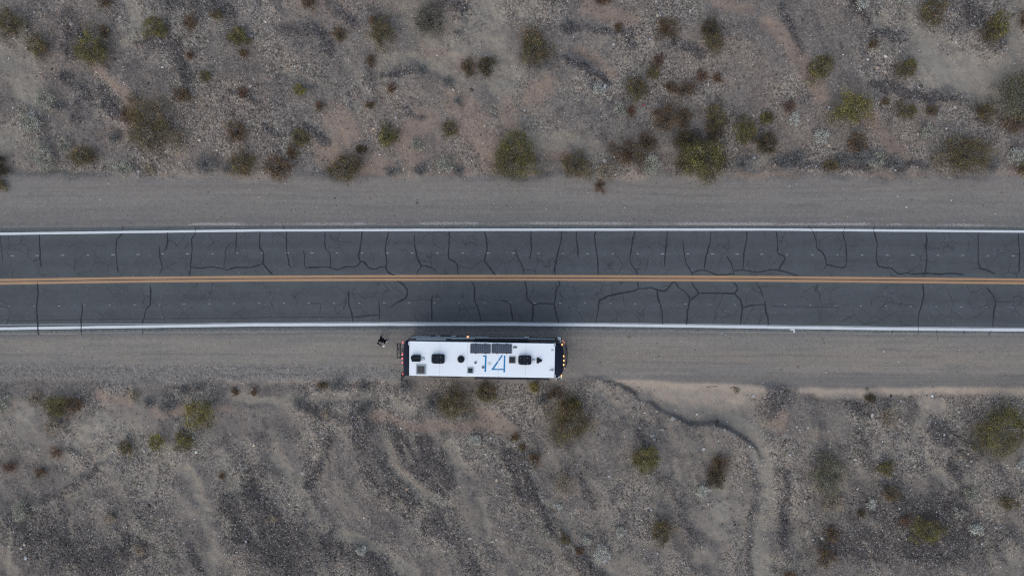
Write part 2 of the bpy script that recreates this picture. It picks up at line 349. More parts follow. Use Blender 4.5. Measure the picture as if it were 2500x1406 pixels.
t = math_n(nt, 'ADD', t, math_n(nt, 'MULTIPLY', math_n(nt, 'SUBTRACT', n1, .5), .8))
t = math_n(nt, 'ADD', t, math_n(nt, 'MULTIPLY', math_n(nt, 'SUBTRACT', n0, .5), .45))
stn = noise(nt, coords(nt, (.12, 5.0, 1)), 1.0, 5, .65)
t = math_n(nt, 'ADD', t, math_n(nt, 'MULTIPLY', math_n(nt, 'MULTIPLY', math_n(nt, 'SUBTRACT', stn, .5), .4), ash.outputs['Fac']))
f = math_n(nt, 'MAXIMUM', math_n(nt, 'ADD', t, 1.0), .3)
base = scale_col(nt, a.outputs['Color'], f)
wt = math_n(nt, 'MULTIPLY', math_n(nt, 'GREATER_THAN', r2, .965), math_n(nt, 'MULTIPLY', G, .75))
base = mixc(nt, wt, base, (.36,.34,.33))
dk = math_n(nt, 'MULTIPLY', math_n(nt, 'GREATER_THAN', r1, .93), math_n(nt, 'MULTIPLY', G, .6))
base = mixc(nt, dk, base, (.065,.058,.06))
cn = mapr(nt, math_n(nt, 'ADD', noise(nt, v, 7, 5, .7), math_n(nt, 'MULTIPLY', ac.outputs['Fac'], .42)), .68, .82); base = mixc(nt, math_n(nt, 'MULTIPLY', cn, .48, None, True), base, (.46,.42,.38))
nt.links.new(base, bs.inputs['Base Color']); bs.inputs['Roughness'].default_value = .95; bs.inputs['Specular IOR Level'].default_value = .15
hh = math_n(nt, 'ADD', math_n(nt, 'MULTIPLY', math_n(nt, 'SUBTRACT', 1.0, v1.outputs['Distance']), math_n(nt, 'MULTIPLY', G, .8)), n1)
bump(nt, bs, hh, .8, .06)
ground = mesh_np('ground', np.stack([GX, GY, z], -1).reshape(-1, 3), faces, m_ground, col=col.reshape(-1, 3),
    attrs={'grav': grav, 'shld': (1-off)*(1-onroad), 'crust': np.clip(crust, 0, 1)}, smooth=True)
tag(ground, 'stony grey desert floor with pale sandy washes', kind='structure')
def gz(X, Y):
    i = int(np.clip(np.searchsorted(ax_, X)-1, 0, W-2)); j = int(np.clip(np.searchsorted(ay_, Y)-1, 0, Hh-2))
    fx = (X-ax_[i])/(ax_[i+1]-ax_[i]); fy = (Y-ay_[j])/(ay_[j+1]-ay_[j])
    return float((z[j,i]*(1-fx)+z[j,i+1]*fx)*(1-fy) + (z[j+1,i]*(1-fx)+z[j+1,i+1]*fx)*fy)
def G3(px, py):
    zz = 0.0
    for _ in range(3):
        X, Y = P(px, py, zz); zz = gz(X, Y)
    return X, Y, zz

# ---------------------------------------------------------------- the road
def strip_mesh(name, topl, botl, zz, mat, parent, x0=-420, x1=2920, step=12, wob=0.0, seed=0, thick=0.0, extend=True):
    xs = np.arange(x0, x1+1, step); A = []; B = []
    rs = np.random.RandomState(seed)
    for i, x in enumerate(xs):
        w1 = wob*(fbm(np.array([x/35.+seed]), np.array([seed*1.7]), 4)[0]-.5)*2; w2 = wob*(fbm(np.array([x/35.+seed+50]), np.array([seed*2.7]), 4)[0]-.5)*2
        A.append(P(x, float(ip(topl, x))+w1)); B.append(P(x, float(ip(botl, x))+w2))
    if extend:
        A = [(A[0][0]-1500, A[0][1]-1500*.006)]+A+[(A[-1][0]+1500, A[-1][1]-1500*.006)]
        B = [(B[0][0]-1500, B[0][1]-1500*.006)]+B+[(B[-1][0]+1500, B[-1][1]-1500*.006)]
    n = len(A); V = [(x, y, zz) for x, y in A] + [(x, y, zz) for x, y in B]
    Fs = [(i, n+i, n+i+1, i+1) for i in range(n-1)]
    if thick:
        V += [(x, y+.02, zz-thick) for x, y in A] + [(x, y-.02, zz-thick) for x, y in B]
        Fs += [(2*n+i, i, i+1, 2*n+i+1) for i in range(n-1)] + [(n+i, 3*n+i, 3*n+i+1, n+i+1) for i in range(n-1)]
    mb = MB(); mb.add(V, Fs); return mb.build(name, mat, parent)
def off_pl(pl, d): return [(x, y+d) for x, y in pl]
WT = [(-400,577),(0,571.2),(320,566.6),(640,562.8),(1250,561),(1880,560.5),(2180,563),(2500,565.5),(2900,570)]
WBt = [(-400,808),(0,801.6),(320,797),(620,792.6),(940,791.4),(1250,791.3),(1560,794),(1880,798.4),(2180,802.4),(2500,805),(2900,811)]
YC = [(-400,694),(0,687.7),(320,683),(640,680),(940,678.5),(1260,678),(1560,679.2),(1880,680.8),(2180,683.8),(2500,687),(2900,692)]
m_asph, nt, bs = mat_new('asphalt')
v = coords(nt); n1 = noise(nt, v, 14, 6, .8); n2 = noise(nt, v, 1.3, 4); n3 = noise(nt, coords(nt, (.12, 1.8, 1)), 1.0, 5, .6); n4 = noise(nt, v, .25, 3)
t = math_n(nt, 'ADD', math_n(nt, 'MULTIPLY', n1, .75), math_n(nt, 'MULTIPLY', n2, .35))
t = math_n(nt, 'ADD', t, math_n(nt, 'MULTIPLY', n3, .38)); t = math_n(nt, 'ADD', t, math_n(nt, 'MULTIPLY', n4, .35)); f = math_n(nt, 'ADD', t, .08)
base = scale_col(nt, (.080,.083,.083), f)
# hairline cracks in patches
wv = nt.nodes.new('ShaderNodeVectorMath'); wv.operation = 'ADD'
nn = nd(nt, 'ShaderNodeTexNoise', Scale=1.5, Detail=5.0); nt.links.new(v, nn.inputs['Vector']); nt.links.new(v, wv.inputs[0])
sv = nt.nodes.new('ShaderNodeVectorMath'); sv.operation = 'SCALE'; sv.inputs['Scale'].default_value = .55; nt.links.new(nn.outputs['Color'], sv.inputs[0]); nt.links.new(sv.outputs[0], wv.inputs[1])
ve = voro(nt, wv.outputs[0], .75, 'DISTANCE_TO_EDGE'); line = mapr(nt, ve.outputs[0], .006, .022, 1.0, 0.0)
msk = mapr(nt, noise(nt, v, .35, 3), .44, .56)
lm = math_n(nt, 'MULTIPLY', math_n(nt, 'MULTIPLY', line, msk), .55, None, True)
base = mixc(nt, lm, base, (.022,.023,.026))
wo = voro(nt, v, 11.0); wsp = math_n(nt, 'MULTIPLY', math_n(nt, 'GREATER_THAN', sepr(nt, wo.outputs['Color'])[0], .992), .2); base = mixc(nt, wsp, base, (.25,.25,.25))
wa = nd(nt, 'ShaderNodeAttribute', attribute_name='whl'); da = nd(nt, 'ShaderNodeAttribute', attribute_name='dust')
base = scale_col(nt, base, math_n(nt, 'ADD', math_n(nt, 'MULTIPLY', wa.outputs['Fac'], -.2), 1.09))
dn = mapr(nt, math_n(nt, 'ADD', noise(nt, v, 5, 6, .75), math_n(nt, 'MULTIPLY', da.outputs['Fac'], .5)), .62, .98); base = mixc(nt, dn, base, (.20,.185,.16))
nt.links.new(base, bs.inputs['Base Color']); bs.inputs['Roughness'].default_value = .85; bs.inputs['Specular IOR Level'].default_value = .25; bump(nt, bs, n1, .25, .01)
rows = [0,.010,.03,.055,.10,.17,.25,.33,.42,.5,.58,.67,.75,.83,.90,.945,.965,.985,1.0]
dust = [1,.55,.15,.03,0,0,0,0,0,0,0,0,0,0,.0,.10,.40,.70,1.0]
whl = [0,0,0,.1,.5,1,.4,1,.5,0,.5,1,.4,1,.5,.1,0,0,0]
xs = np.concatenate([[-50000], np.arange(-420, 2921, 8), [50000]]); nr = len(rows); V = []
for i, x in enumerate(xs):
    xc = min(max(x, -420), 2920)
    yt = float(ip(ROAD_TOP, xc))+2.4*(float(fbm(np.array([x/28.]), np.array([5.1]), 5, .7)[0])-.5); yb = float(ip(ROAD_BOT, xc))+5*(float(fbm(np.array([x/28.]), np.array([9.1]), 5, .7)[0])-.5)
    A = P(xc, yt); B = P(xc, yb); sx = (x-xc)/31.45
    for k, t_ in enumerate(rows): V.append((A[0]+(B[0]-A[0])*t_+sx, A[1]+(B[1]-A[1])*t_-abs(sx)*.006, .02-(.05 if k in (0, nr-1) else .018*dust[k])))
nn_ = len(xs); idr = np.arange(nn_*nr).reshape(nn_, nr)
Fr = np.stack([idr[:-1,:-1], idr[:-1,1:], idr[1:,1:], idr[1:,:-1]], -1).reshape(-1, 4)
road = mesh_np('road', np.array(V), Fr, m_asph, attrs={'dust': np.tile(dust, nn_), 'whl': np.tile(whl, nn_)})
tag(road, 'two lane cracked grey asphalt road', kind='structure')
def paint_mat(name, col, wear, rough=.6):
    m, nt, bs = mat_new(name); v = coords(nt); n = noise(nt, v, 18, 5, .75); n2 = noise(nt, v, 1.2, 3)
    f = math_n(nt, 'ADD', math_n(nt, 'MULTIPLY', n, .35), .83); f = math_n(nt, 'MULTIPLY', f, math_n(nt, 'ADD', math_n(nt, 'MULTIPLY', n2, .2), .9))
    w = mapr(nt, n, .60, .74, 0, wear)
    nt.links.new(mixc(nt, w, scale_col(nt, col, f), (.11,.11,.11)), bs.inputs['Base Color']); bs.inputs['Roughness'].default_value = rough
    return m
m_white = paint_mat('white_paint', (.58,.58,.565), .7); m_yel = paint_mat('yellow_paint', (.36,.205,.105), .4); m_blk = simple('tar', (.018,.018,.02), .6, vary=.3)
m_dust = paint_mat('dusted_paint', (.26,.265,.27), .9)
strip_mesh('edge_line', off_pl(WT, -2.9), off_pl(WT, 2.9), .026, m_white, road, wob=.35, seed=1)
strip_mesh('edge_line', off_pl(WBt, -2.8), off_pl(WBt, 3.9), .026, m_white, road, wob=.35, seed=2)
strip_mesh('edge_line_overspray', off_pl(WBt, -5.6), off_pl(WBt, -3.3), .024, m_dust, road, x0=500, wob=.5, seed=7)
strip_mesh('centre_line', off_pl(YC, -7.2), off_pl(YC, -1.0), .026, m_yel, road, wob=.25, seed=4)
strip_mesh('centre_line', off_pl(YC, 1.0), off_pl(YC, 7.2), .026, m_yel, road, wob=.25, seed=5)
strip_mesh('centre_seam', off_pl(YC, -.9), off_pl(YC, .9), .024, m_blk, road, wob=.2, seed=6)
m_dash = simple('lane_mark_paint', (.33,.32,.29), .6, vary=.3)
D1 = [(0,625),(640,617.8),(1250,618.4),(1880,621),(2500,624.5)]; D2 = [(0,748.5),(640,740),(1250,738.3),(1880,744.5),(2500,750.5)]
rr = random.Random(5)
for DD, x0, ln, hw in ((D1, 30, 4.0, .75), (D2, 22, 3.0, .6)):
    x = x0
    while x < 2520:
        y = float(ip(DD, x)); l = ln*rr.uniform(.6, 1.1)
        q = [P(x-l, y-hw), P(x-l, y+hw), P(x+l, y+hw*.9), P(x+l, y-hw)]
        mb = MB(); mb.add([(a, b, .026) for a, b in q], [(0,1,2,3)]); mb.build('lane_mark', m_dash, road)
        x += 61.0 + rr.uniform(-1, 1)
# tar filled cracks, read off the photograph lane by lane: (origin x, points), 0.256 px per unit
CR = [
(0,1.0,[(378,205),(378,300),(388,380),(380,425),(398,520)]),(0,.5,[(8,215),(10,300),(22,400),(24,480)]),(0,.45,[(735,205),(708,240)]),(0,.5,[(720,370),(716,450),(712,560)]),
(0,1.0,[(1170,195),(1112,255),(1106,370),(1118,500),(1130,570)]),(0,.8,[(1520,315),(1528,440),(1552,520),(1540,550),(1520,590)]),(0,.9,[(1597,185),(1598,300),(1578,362)]),
(0,.9,[(1858,200),(1828,250),(1833,350),(1822,470),(1815,560),(1800,600)]),(0,.8,[(2210,280),(2165,330),(2145,380),(2150,440),(2135,490),(2140,530)]),(0,.8,[(2258,185),(2252,320),(2240,390)]),
(0,1.0,[(1822,515),(1920,530),(2000,512),(2090,525),(2170,545),(2240,520),(2390,520),(2500,488)]),
(0,1.0,[(358,665),(358,740),(368,745),(352,880),(352,940),(362,1060),(366,1160),(372,1165)]),(0,.9,[(780,860),(790,890),(788,930),(775,1000),(776,1160)]),(0,1.0,[(1430,690),(1440,730),(1435,880),(1395,910),(1380,980),(1355,1060)]),(0,.6,[(1358,1100),(1364,1160)]),
(0,.35,[(1170,125),(1170,165)]),(0,.35,[(1865,125),(1862,190)]),(0,.3,[(100,1030),(700,1020),(1300,1010),(2000,1005),(2500,1005)]),
(620,1.1,[(62,180),(52,250),(55,330),(92,380),(95,430),(82,485),(120,525),(160,570),(185,588)]),(620,.9,[(-10,515),(40,500),(82,485)]),
(620,1.1,[(310,178),(313,380),(332,450),(335,495),(355,528)]),(620,.8,[(470,360),(484,400),(480,480),(495,530)]),
(620,1.1,[(680,178),(675,290),(685,345),(722,380),(735,490),(722,520)]),(620,1.1,[(500,522),(640,515),(722,520),(800,545),(870,512),(960,515),(1005,490),(1012,462),(1050,465),(1078,500),(1090,525),(1165,540),(1200,515),(1250,512)]),
(620,1.1,[(1032,178),(1022,270),(1010,360),(995,410),(1012,462)]),(620,1.1,[(1285,178),(1262,270),(1250,350),(1262,420),(1270,480),(1252,512),(1270,555),(1310,588),(1340,592)]),(620,.4,[(1295,250),(1280,300),(1255,318)]),
(620,1.2,[(1528,210),(1535,330),(1555,420),(1580,480),(1605,502),(1560,555),(1552,592)]),(620,.9,[(1605,502),(1650,505),(1700,530),(1745,555)]),
(620,1.1,[(1865,178),(1862,300),(1852,400),(1858,442),(1910,460),(1945,500),(1940,550),(1950,590)]),(620,.4,[(1945,500),(2010,525),(2080,525),(2150,470),(2195,455)]),
(620,1.1,[(2195,178),(2215,230),(2225,350),(2195,450),(2240,510),(2280,560),(2302,592)]),(620,.35,[(65,120),(66,150)]),(620,.35,[(280,120),(290,155)]),(620,.35,[(688,125),(684,150)]),
(620,1.1,[(902,745),(905,880),(932,945),(945,1035)]),(620,1.1,[(950,995),(1060,982),(1190,970)]),(620,.8,[(1190,835),(1198,960),(1192,1020)]),(620,1.2,[(1370,645),(1430,685),(1462,730),(1462,790),(1440,820),(1370,850),(1295,902)]),(620,.4,[(1440,825),(1530,835),(1620,820),(1690,840)]),(620,.4,[(1235,870),(1265,880),(1290,905)]),
(620,1.1,[(1705,785),(1693,830),(1697,930),(1697,1035)]),(620,1.2,[(2068,645),(2100,690),(2105,760),(2100,830),(2140,910),(2158,990),(2168,1032)]),(620,.5,[(2108,645),(2098,690)]),(620,1.0,[(2350,828),(2440,852),(2452,930),(2470,1032)]),(620,.4,[(2110,825),(2200,825),(2240,838)]),(620,.3,[(0,995),(600,995),(940,995)]),
(620,.35,[(530,860),(640,865),(625,960)]),(620,.3,[(165,850),(180,910)]),(620,.4,[(2290,830),(2350,828)]),
(1240,1.0,[(222,172),(218,260),(226,350),(205,440)]),(1240,1.0,[(70,345),(95,430),(140,510),(152,560),(155,590)]),(1240,1.1,[(510,172),(510,240),(490,330),(468,410),(455,480),(442,560),(455,588)]),
(1240,.9,[(655,172),(650,250),(665,330),(668,430)]),(1240,1.0,[(838,172),(825,230),(835,310),(855,420),(862,590)]),(1240,1.1,[(1215,172),(1190,240),(1180,330),(1160,440),(1180,500),(1215,540),(1240,590)]),(1240,.9,[(1205,535),(1275,540)]),
(1240,1.0,[(1520,172),(1510,300),(1497,420),(1492,510)]),(1240,.8,[(1665,265),(1680,380),(1700,490),(1758,572),(1756,600)]),(1240,1.1,[(1758,572),(1815,550),(1868,545),(1910,555),(1985,592),(2075,588),(2145,580)]),
(1240,1.1,[(1938,172),(1925,290),(1885,430),(1868,545)]),(1240,.8,[(2080,410),(2120,460),(2145,530),(2150,600)]),(1240,1.1,[(2145,550),(2240,545),(2300,552),(2370,568),(2440,555),(2500,540)]),(1240,1.0,[(2278,172),(2275,260),(2250,380),(2240,545)]),(1240,.5,[(2310,490),(2350,530),(2370,568),(2362,600)]),
(1240,1.1,[(0,850),(22,860),(38,960),(48,1035)]),(1240,1.2,[(160,645),(180,730),(178,815),(245,875),(238,940),(230,1040)]),(1240,1.1,[(245,880),(300,860),(440,868)]),(1240,1.1,[(485,645),(498,680),(455,735),(455,800),(440,868),(455,950),(482,1045)]),
(1240,.5,[(500,1080),(545,1105),(545,1130)]),(1240,1.1,[(832,1050),(855,960),(870,830),(915,815),(940,795),(1060,770),(1210,740),(1250,720),(1310,722),(1360,708),(1420,735),(1495,748),(1530,715),(1565,665),(1605,655)]),
(1240,1.2,[(1228,650),(1250,720)]),(1240,1.1,[(1425,740),(1425,800),(1455,880),(1470,950),(1472,1060)]),(1240,1.1,[(1600,660),(1620,710),(1680,740),(1730,800),(1735,830),(1710,940),(1703,1065)]),(1240,1.1,[(1755,655),(1760,685),(1825,765),(1740,832)]),
(1240,1.1,[(1825,765),(2000,765),(2160,768),(2195,720),(2180,690),(2142,655)]),(1240,1.1,[(2160,768),(2220,830),(2238,910),(2225,980),(2218,1065)]),(1240,1.0,[(2240,910),(2290,885),(2380,878),(2450,870)]),(1240,1.0,[(2362,655),(2400,710),(2435,800)]),(1240,1.1,[(2455,835),(2450,870),(2458,940),(2480,1000),(2480,1070)]),
(1240,.4,[(1100,790),(1112,900)]),(1240,.35,[(840,1085),(825,1100)]),
(1860,1.0,[(135,172),(148,260),(148,390),(200,405),(225,430),(190,490),(160,545)]),(1860,1.1,[(0,560),(80,540),(150,545),(240,565),(345,602)]),(1860,1.1,[(488,175),(515,260),(525,345),(575,370),(602,420),(615,495),(700,510),(770,528),(800,510),(808,440),(800,300),(775,220),(772,180)]),
(1860,.7,[(615,495),(590,540)]),(1860,1.2,[(1070,180),(1100,300),(1088,420),(1105,510),(1240,530),(1275,565),(1310,585),(1385,570),(1450,585),(1560,575),(1700,585),(1800,575),(1925,588)]),(1860,1.1,[(1565,190),(1572,270),(1560,330),(1572,420),(1560,560),(1545,605)]),
(1860,1.1,[(2062,192),(2060,470),(2085,535),(2150,545),(2215,582)]),(1860,1.0,[(2445,195),(2442,250),(2458,380),(2448,570)]),(1860,.5,[(1070,125),(1065,180)]),(1860,.5,[(800,128),(775,180)]),(1860,.5,[(440,120),(485,175)]),
(1860,1.2,[(1530,675),(1545,780),(1520,880),(1490,990),(1488,1090)]),(1860,1.1,[(2140,712),(2200,780),(2228,850),(2210,940),(2200,1090)]),(1860,.35,[(2230,850),(2400,850)]),(1860,.35,[(100,890),(500,895),(740,905)]),(1860,.4,[(530,880),(560,1040)]),(1860,.4,[(1035,820),(1050,890)]),(1860,.35,[(1140,905),(1190,855),(1240,850)]),(1860,.4,[(1285,860),(1380,885),(1420,870),(1480,900)]),
(1860,.5,[(1248,1115),(1238,1160)]),(1860,.5,[(1490,1090),(1490,1160)]),(1860,.5,[(1662,1110),(1668,1165)]),(1860,.5,[(1922,1115),(1932,1165)]),(1860,.7,[(2185,1120),(2160,1168)]),(1860,.9,[(30,870),(40,950),(55,1000),(60,1070)]),
]
def ribbon(pts, hw, zz, mb, rs):
    """a wavering filled crack along a polyline of px points"""
    P2 = []
    for (x0, y0), (x1, y1) in zip(pts[:-1], pts[1:]):
        n = max(1, int(math.hypot(x1-x0, y1-y0)/3.0))
        for i in range(n): P2.append((x0+(x1-x0)*i/n, y0+(y1-y0)*i/n))
    P2.append(pts[-1])
    # soften corners
    for _ in range(2): P2 = [P2[0]]+[((P2[i-1][0]+2*P2[i][0]+P2[i+1][0])/4, (P2[i-1][1]+2*P2[i][1]+P2[i+1][1])/4) for i in range(1, len(P2)-1)]+[P2[-1]]
    P2 = [(x+rs.uniform(-.45, .45), y+rs.uniform(-.45, .45)) for x, y in P2]
    q = [P(x, y) for x, y in P2]; n = len(q); V = []; Fs = []
    for i in range(n):
        a = q[max(0, i-1)]; b = q[min(n-1, i+1)]; dx, dy = b[0]-a[0], b[1]-a[1]; l = math.hypot(dx, dy) or 1
        w = hw*rs.uniform(.75, 1.15)*(.55+.9*float(vn(np.array([q[i][0]*1.3]), np.array([q[i][1]*1.3]))[0]))*(1 if 1 < i < n-2 else .6); nx_, ny_ = -dy/l*w, dx/l*w
        V += [(q[i][0]+nx_, q[i][1]+ny_, zz), (q[i][0]-nx_, q[i][1]-ny_, zz)]
    for i in range(n-1): Fs.append((2*i, 2*i+1, 2*i+3, 2*i+2))
    mb.add(V, Fs)
rs = random.Random(8)
m_seal = simple('crack_tar', (.031,.033,.037), .92, vary=.3, scale=9)
m_seal.node_tree.nodes['Principled BSDF'].inputs['Specular IOR Level'].default_value = .12
m_hair = simple('hairline_tar', (.042,.043,.046), .92, vary=.3, scale=9)
for k, (x0, w, pts) in enumerate(CR):
    mb = MB(); ribbon([(x0+a*.256, 520+b*.256) for a, b in pts], .041*w if w > .6 else .024, .0290+.00002*k, mb, rs)
    mb.build('tar_filled_crack', m_seal if w > .6 else m_hair, road)
# painted survey mark by the lower edge line
mb = MB(); q = [(1929,803.2),(1940,803.2),(1940,812),(1936.5,812),(1936.5,806.5),(1929,806.5)]
mb.add([(*P(x, y), .031) for x, y in q], [tuple(range(5, -1, -1))]); mb.build('survey_mark', m_white, road)
# dark oil stains
m_stain = simple('oil_stain', (.040,.040,.042), .6, vary=.5, scale=3)

# ---------------------------------------------------------------- the motorcoach
m_black = simple('coach_black', (.0045,.0055,.011), .30, vary=.15, coat=.15)
m_navy = simple('cap_navy', (.0075,.0095,.022), .5, vary=.2, scale=3)
m_glass = simple('dark_glass', (.006,.008,.012), .06, vary=.1)
m_shield = simple('windshield_glass', (.05,.052,.055), .12, vary=.2)
m_silver = simple('silver_stripe', (.62,.66,.70), .35, metal=.2, vary=.15)
m_pewter = simple('pewter_panel', (.34,.36,.38), .35, metal=.2, vary=.2)
m_roof, nt, bs = mat_new('white_roof'); v = coords(nt); n = noise(nt, v, .5, 4); n2 = noise(nt, v, 6, 4)
f = math_n(nt, 'ADD', math_n(nt, 'ADD', math_n(nt, 'MULTIPLY', n, .12), math_n(nt, 'MULTIPLY', n2, .05)), .90)
nt.links.new(scale_col(nt, (.80,.80,.80), f), bs.inputs['Base Color']); bs.inputs['Roughness'].default_value = .5
m_dkpl = simple('dark_plastic', (.008,.0115,.016), .6, vary=.3, scale=4)
m_grey = simple('grey_trim', (.30,.31,.32), .5, vary=.3, scale=14)
m_lgrey = simple('pale_trim', (.58,.60,.62), .5, vary=.15)
m_rub = simple('tyre_rubber', (.02,.02,.021), .85); m_rim = simple('wheel_alloy', (.55,.56,.58), .25, metal=.9)
m_blue = simple('blue_paint', (.004,.175,.37), .5, vary=.12, scale=4)
m_amber = simple('amber_lamp', (.8,.4,.12), .3, emit=((1,.42,.14), 1.3)); m_red = simple('red_lamp', (.7,.08,.08), .3, emit=((1,.10,.16), 1.2))
m_turn = simple('turn_lamp', (.8,.4,.2), .3, emit=((1,.38,.16), 1.4))
m_sol, nt, bs = mat_new('solar_cells'); v = coords(nt)
w = nt.nodes.new('ShaderNodeTexBrick'); nt.links.new(v, w.inputs['Vector']); w.offset = 0; w.inputs['Scale'].default_value = 1.0
w.inputs['Brick Width'].default_value = .166; w.inputs['Row Height'].default_value = .166; w.inputs['Mortar Size'].default_value = .012
w.inputs['Color1'].default_value = (.010,.017,.040,1); w.inputs['Color2'].default_value = (.014,.020,.036,1); w.inputs['Mortar'].default_value = (.075,.10,.14,1)
nt.links.new(w.outputs[0], bs.inputs['Base Color']); bs.inputs['Roughness'].default_value = .2
for m_, s_ in ((m_dkpl, .12), (m_navy, .15), (m_black, .3)): m_.node_tree.nodes['Principled BSDF'].inputs['Specular IOR Level'].default_value = s_
RZ = 3.50                                    # roof height
bc = P(1180, 877.5, RZ); BANG = R(-.95)
bus = empty('motorcoach', (bc[0], bc[1], .02), BANG)
tag(bus, 'black motorcoach with white roof painted 14 parked on the sandy shoulder', 'bus')
def L(px, py, zz=RZ):
    X, Y = P(px, py, zz+.02); dx, dy = X-bc[0], Y-bc[1]; c, s = math.cos(-BANG), math.sin(-BANG)
    return (dx*c-dy*s, dx*s+dy*c)
HW = 1.30; xr = L(984.5, 875, 3.3)[0]; xft = L(1374.5, 878, 3.35)[0]; xfl = L(1380.5, 878, 1.2)[0]
def outline(zz, dhw=0.0, dx=0.0, dr=0.0):
    k = max(0, min(1, (zz-1.2)/2.15)); xf = xfl + (xft-xfl)*k**1.6 + dx
    hw = HW+dhw; x_r = xr - dr + .02*max(0, zz-2.6); pts = []
    N = 9; L0 = .85; 
    for i in range(N+1):                      # from +y side round the nose to -y side
        t = R(90)*i/N; pts.append((xf-L0+L0*math.sin(t)**(2/3.0) if t > 0 else xf-L0, hw*math.cos(t)**(2/3.6) if i < N else 0.0))
    nose = pts + [(x, -y) for x, y in pts[-2::-1]]
    M = 6; L1 = .32; r = []
    for i in range(M+1):
        t = R(90)*i/M; r.append((x_r+L1-L1*math.sin(t)**(2/3.2) if t > 0 else x_r+L1, hw*math.cos(t)**(2/3.2) if i < M else 0.0))
    tail = [(x, -y) for x, y in r] + r[-2::-1]
    return nose, tail
def ring(zz, **k):
    a, b = outline(zz, **k); return [(x, y, zz) for x, y in a[::-1] + b[::-1]]
rings = [ring(.32, dhw=-.04, dx=-.06), ring(.42), ring(.75), ring(1.2), ring(1.8), ring(2.4), ring(2.9), ring(3.2), ring(3.33, dhw=-.01, dx=-.01, dr=-.01), ring(3.42, dhw=-.05, dx=-.05, dr=-.05), ring(3.455, dhw=-.12, dx=-.14, dr=-.12)]
mb = MB(); mb.loft(rings); body = mb.build('body', m_black, bus, smooth=True)
# roof panel
xa, _ = L(998, 875); xb, _ = L(1354.5, 880)
mb = MB(); mb.loft([[(x, y, zz) for x, y in rpoly(xa-d, xb+d, -1.262-d, 1.262+d, .05)] for d, zz in ((0, 3.44), (0, 3.485), (-.02, 3.505))])
roof = mb.build('roof', m_roof, bus, smooth=False)
RT = 3.505
m_seam = simple('roof_seam', (.66,.67,.67), .5, vary=.1)
for k in range(1, 5):
    xx = xa+(xb-xa)*k/5+.13*(k%2); mb = MB(); mb.box(xx-.02, xx+.02, -1.23, 1.23, RT-.001, RT+.006); mb.build('roof_seam', m_seam, roof)
# navy fibreglass caps over front and rear
def cap_mesh(x0, front):
    a, b = outline(3.3)
    rs_ = []
    for d, zz in ((.006, 3.22), (.006, 3.34), (-.045, 3.432), (-.13, 3.474)):
        a, b = outline(min(zz, 3.35), dhw=d, dx=d, dr=d)
        pts = (a if front else b)
        pts = [(max(x, x0), y) if front else (min(x, x0), y) for x, y in pts]
        if front: pts = [(x0, pts[0][1])] + pts + [(x0, pts[-1][1])]
        else: pts = [(x0, pts[0][1])] + pts + [(x0, pts[-1][1])]
        rs_.append([(x, y, zz) for x, y in pts[::-1]])
    m = MB(); m.loft(rs_); return m
cap_mesh(xb+.035, True).build('front_cap', m_navy, bus, smooth=True)
cap_mesh(xa-.035, False).build('rear_cap', m_navy, bus, smooth=True)
# windshield, wrapped round the nose
def nose_strip(z0, z1, i0, i1, d=.012, n=6):
    V = []; Fs = []; w_ = 0
    for j in range(n+1):
        zz = z0+(z1-z0)*j/n; a, _ = outline(zz, dhw=d, dx=d); seg = a[i0:i1+1]; w_ = len(seg); V += [(x, y, zz) for x, y in seg]
    for j in range(n):
        for i in range(w_-1): Fs.append((j*w_+i+1, j*w_+i, (j+1)*w_+i, (j+1)*w_+i+1))
    m = MB(); m.add(V, Fs); return m
ws = nose_strip(1.35, 3.1, 2, 16); ws.build('windshield', m_shield, bus, smooth=True)
wsd = nose_strip(.42, .62, 1, 17, d=.07, n=1).build('front_bumper', m_black, bus)
for sgn in (1, -1):                            # wiper arms lying on the glass
    mb = MB(); y0 = .62*sgn
    mb.bar((xfl+.03, y0, 1.28), (xfl+.10, y0*.45, 1.65), .02); mb.bar((xfl+.10, y0*.05-.1, 1.62), (xfl+.08, y0*.95, 1.5), .016)
    mb.build('wiper', m_dkpl, bus)
mb = MB()                                      # black brow bar below the glass
pp = [(xfl+.13-.22*abs(t)**2.2, 1.2*t, 1.05) for t in np.linspace(-.75, .8, 13)]
for a_, b_ in zip(pp[:-1], pp[1:]): mb.bar(a_, b_, .035)
mb.build('nose_trim', m_black, bus, smooth=True)
# side windows, stripes, doors, slide-out
def side_panel(name, mat, x0, x1, z0, z1, sgn, th=.012, rad=.08, parent=None):
    pl = rpoly(x0, x1, z0, z1, rad, 3); y0 = sgn*(HW+.0005); y1 = sgn*(HW+th)
    a = [(x, y0, q) for x, q in pl]; b = [(x, y1, q) for x, q in pl]; m = MB()
    m.loft([a, b] if sgn < 0 else [a[::-1], b[::-1]]); return m.build(name, mat, parent or bus)
for sgn in (1, -1):
    for (x0, x1, z0, z1) in ((xft-1.7,xft-1.0,1.75,2.75),(xft-3.0,xft-1.85,1.9,2.75),(xft-4.9,xft-3.5,2.0,2.75),(xft-7.3,xft-6.2,2.0,2.75),(xft-9.4,xft-8.4,2.1,2.75)):
        wdw = side_panel('side_window', m_glass, x0, x1, z0, z1, sgn)
        side_panel('window_frame', m_dkpl, x0-.03, x1+.03, z0-.03, z1+.03, sgn, th=.006, rad=.1, parent=wdw)
    for k in range(8):
        x0 = xr+.5+k*1.36
        if abs(x0+.6-(xft-2.6)) < .8 or abs(x0+.6-(xr+3.2)) < .9: continue
        side_panel('bay_door', m_pewter if sgn > 0 and k < 4 else m_black, x0, x0+1.28, .48, 1.05, sgn, th=.008, rad=.04)
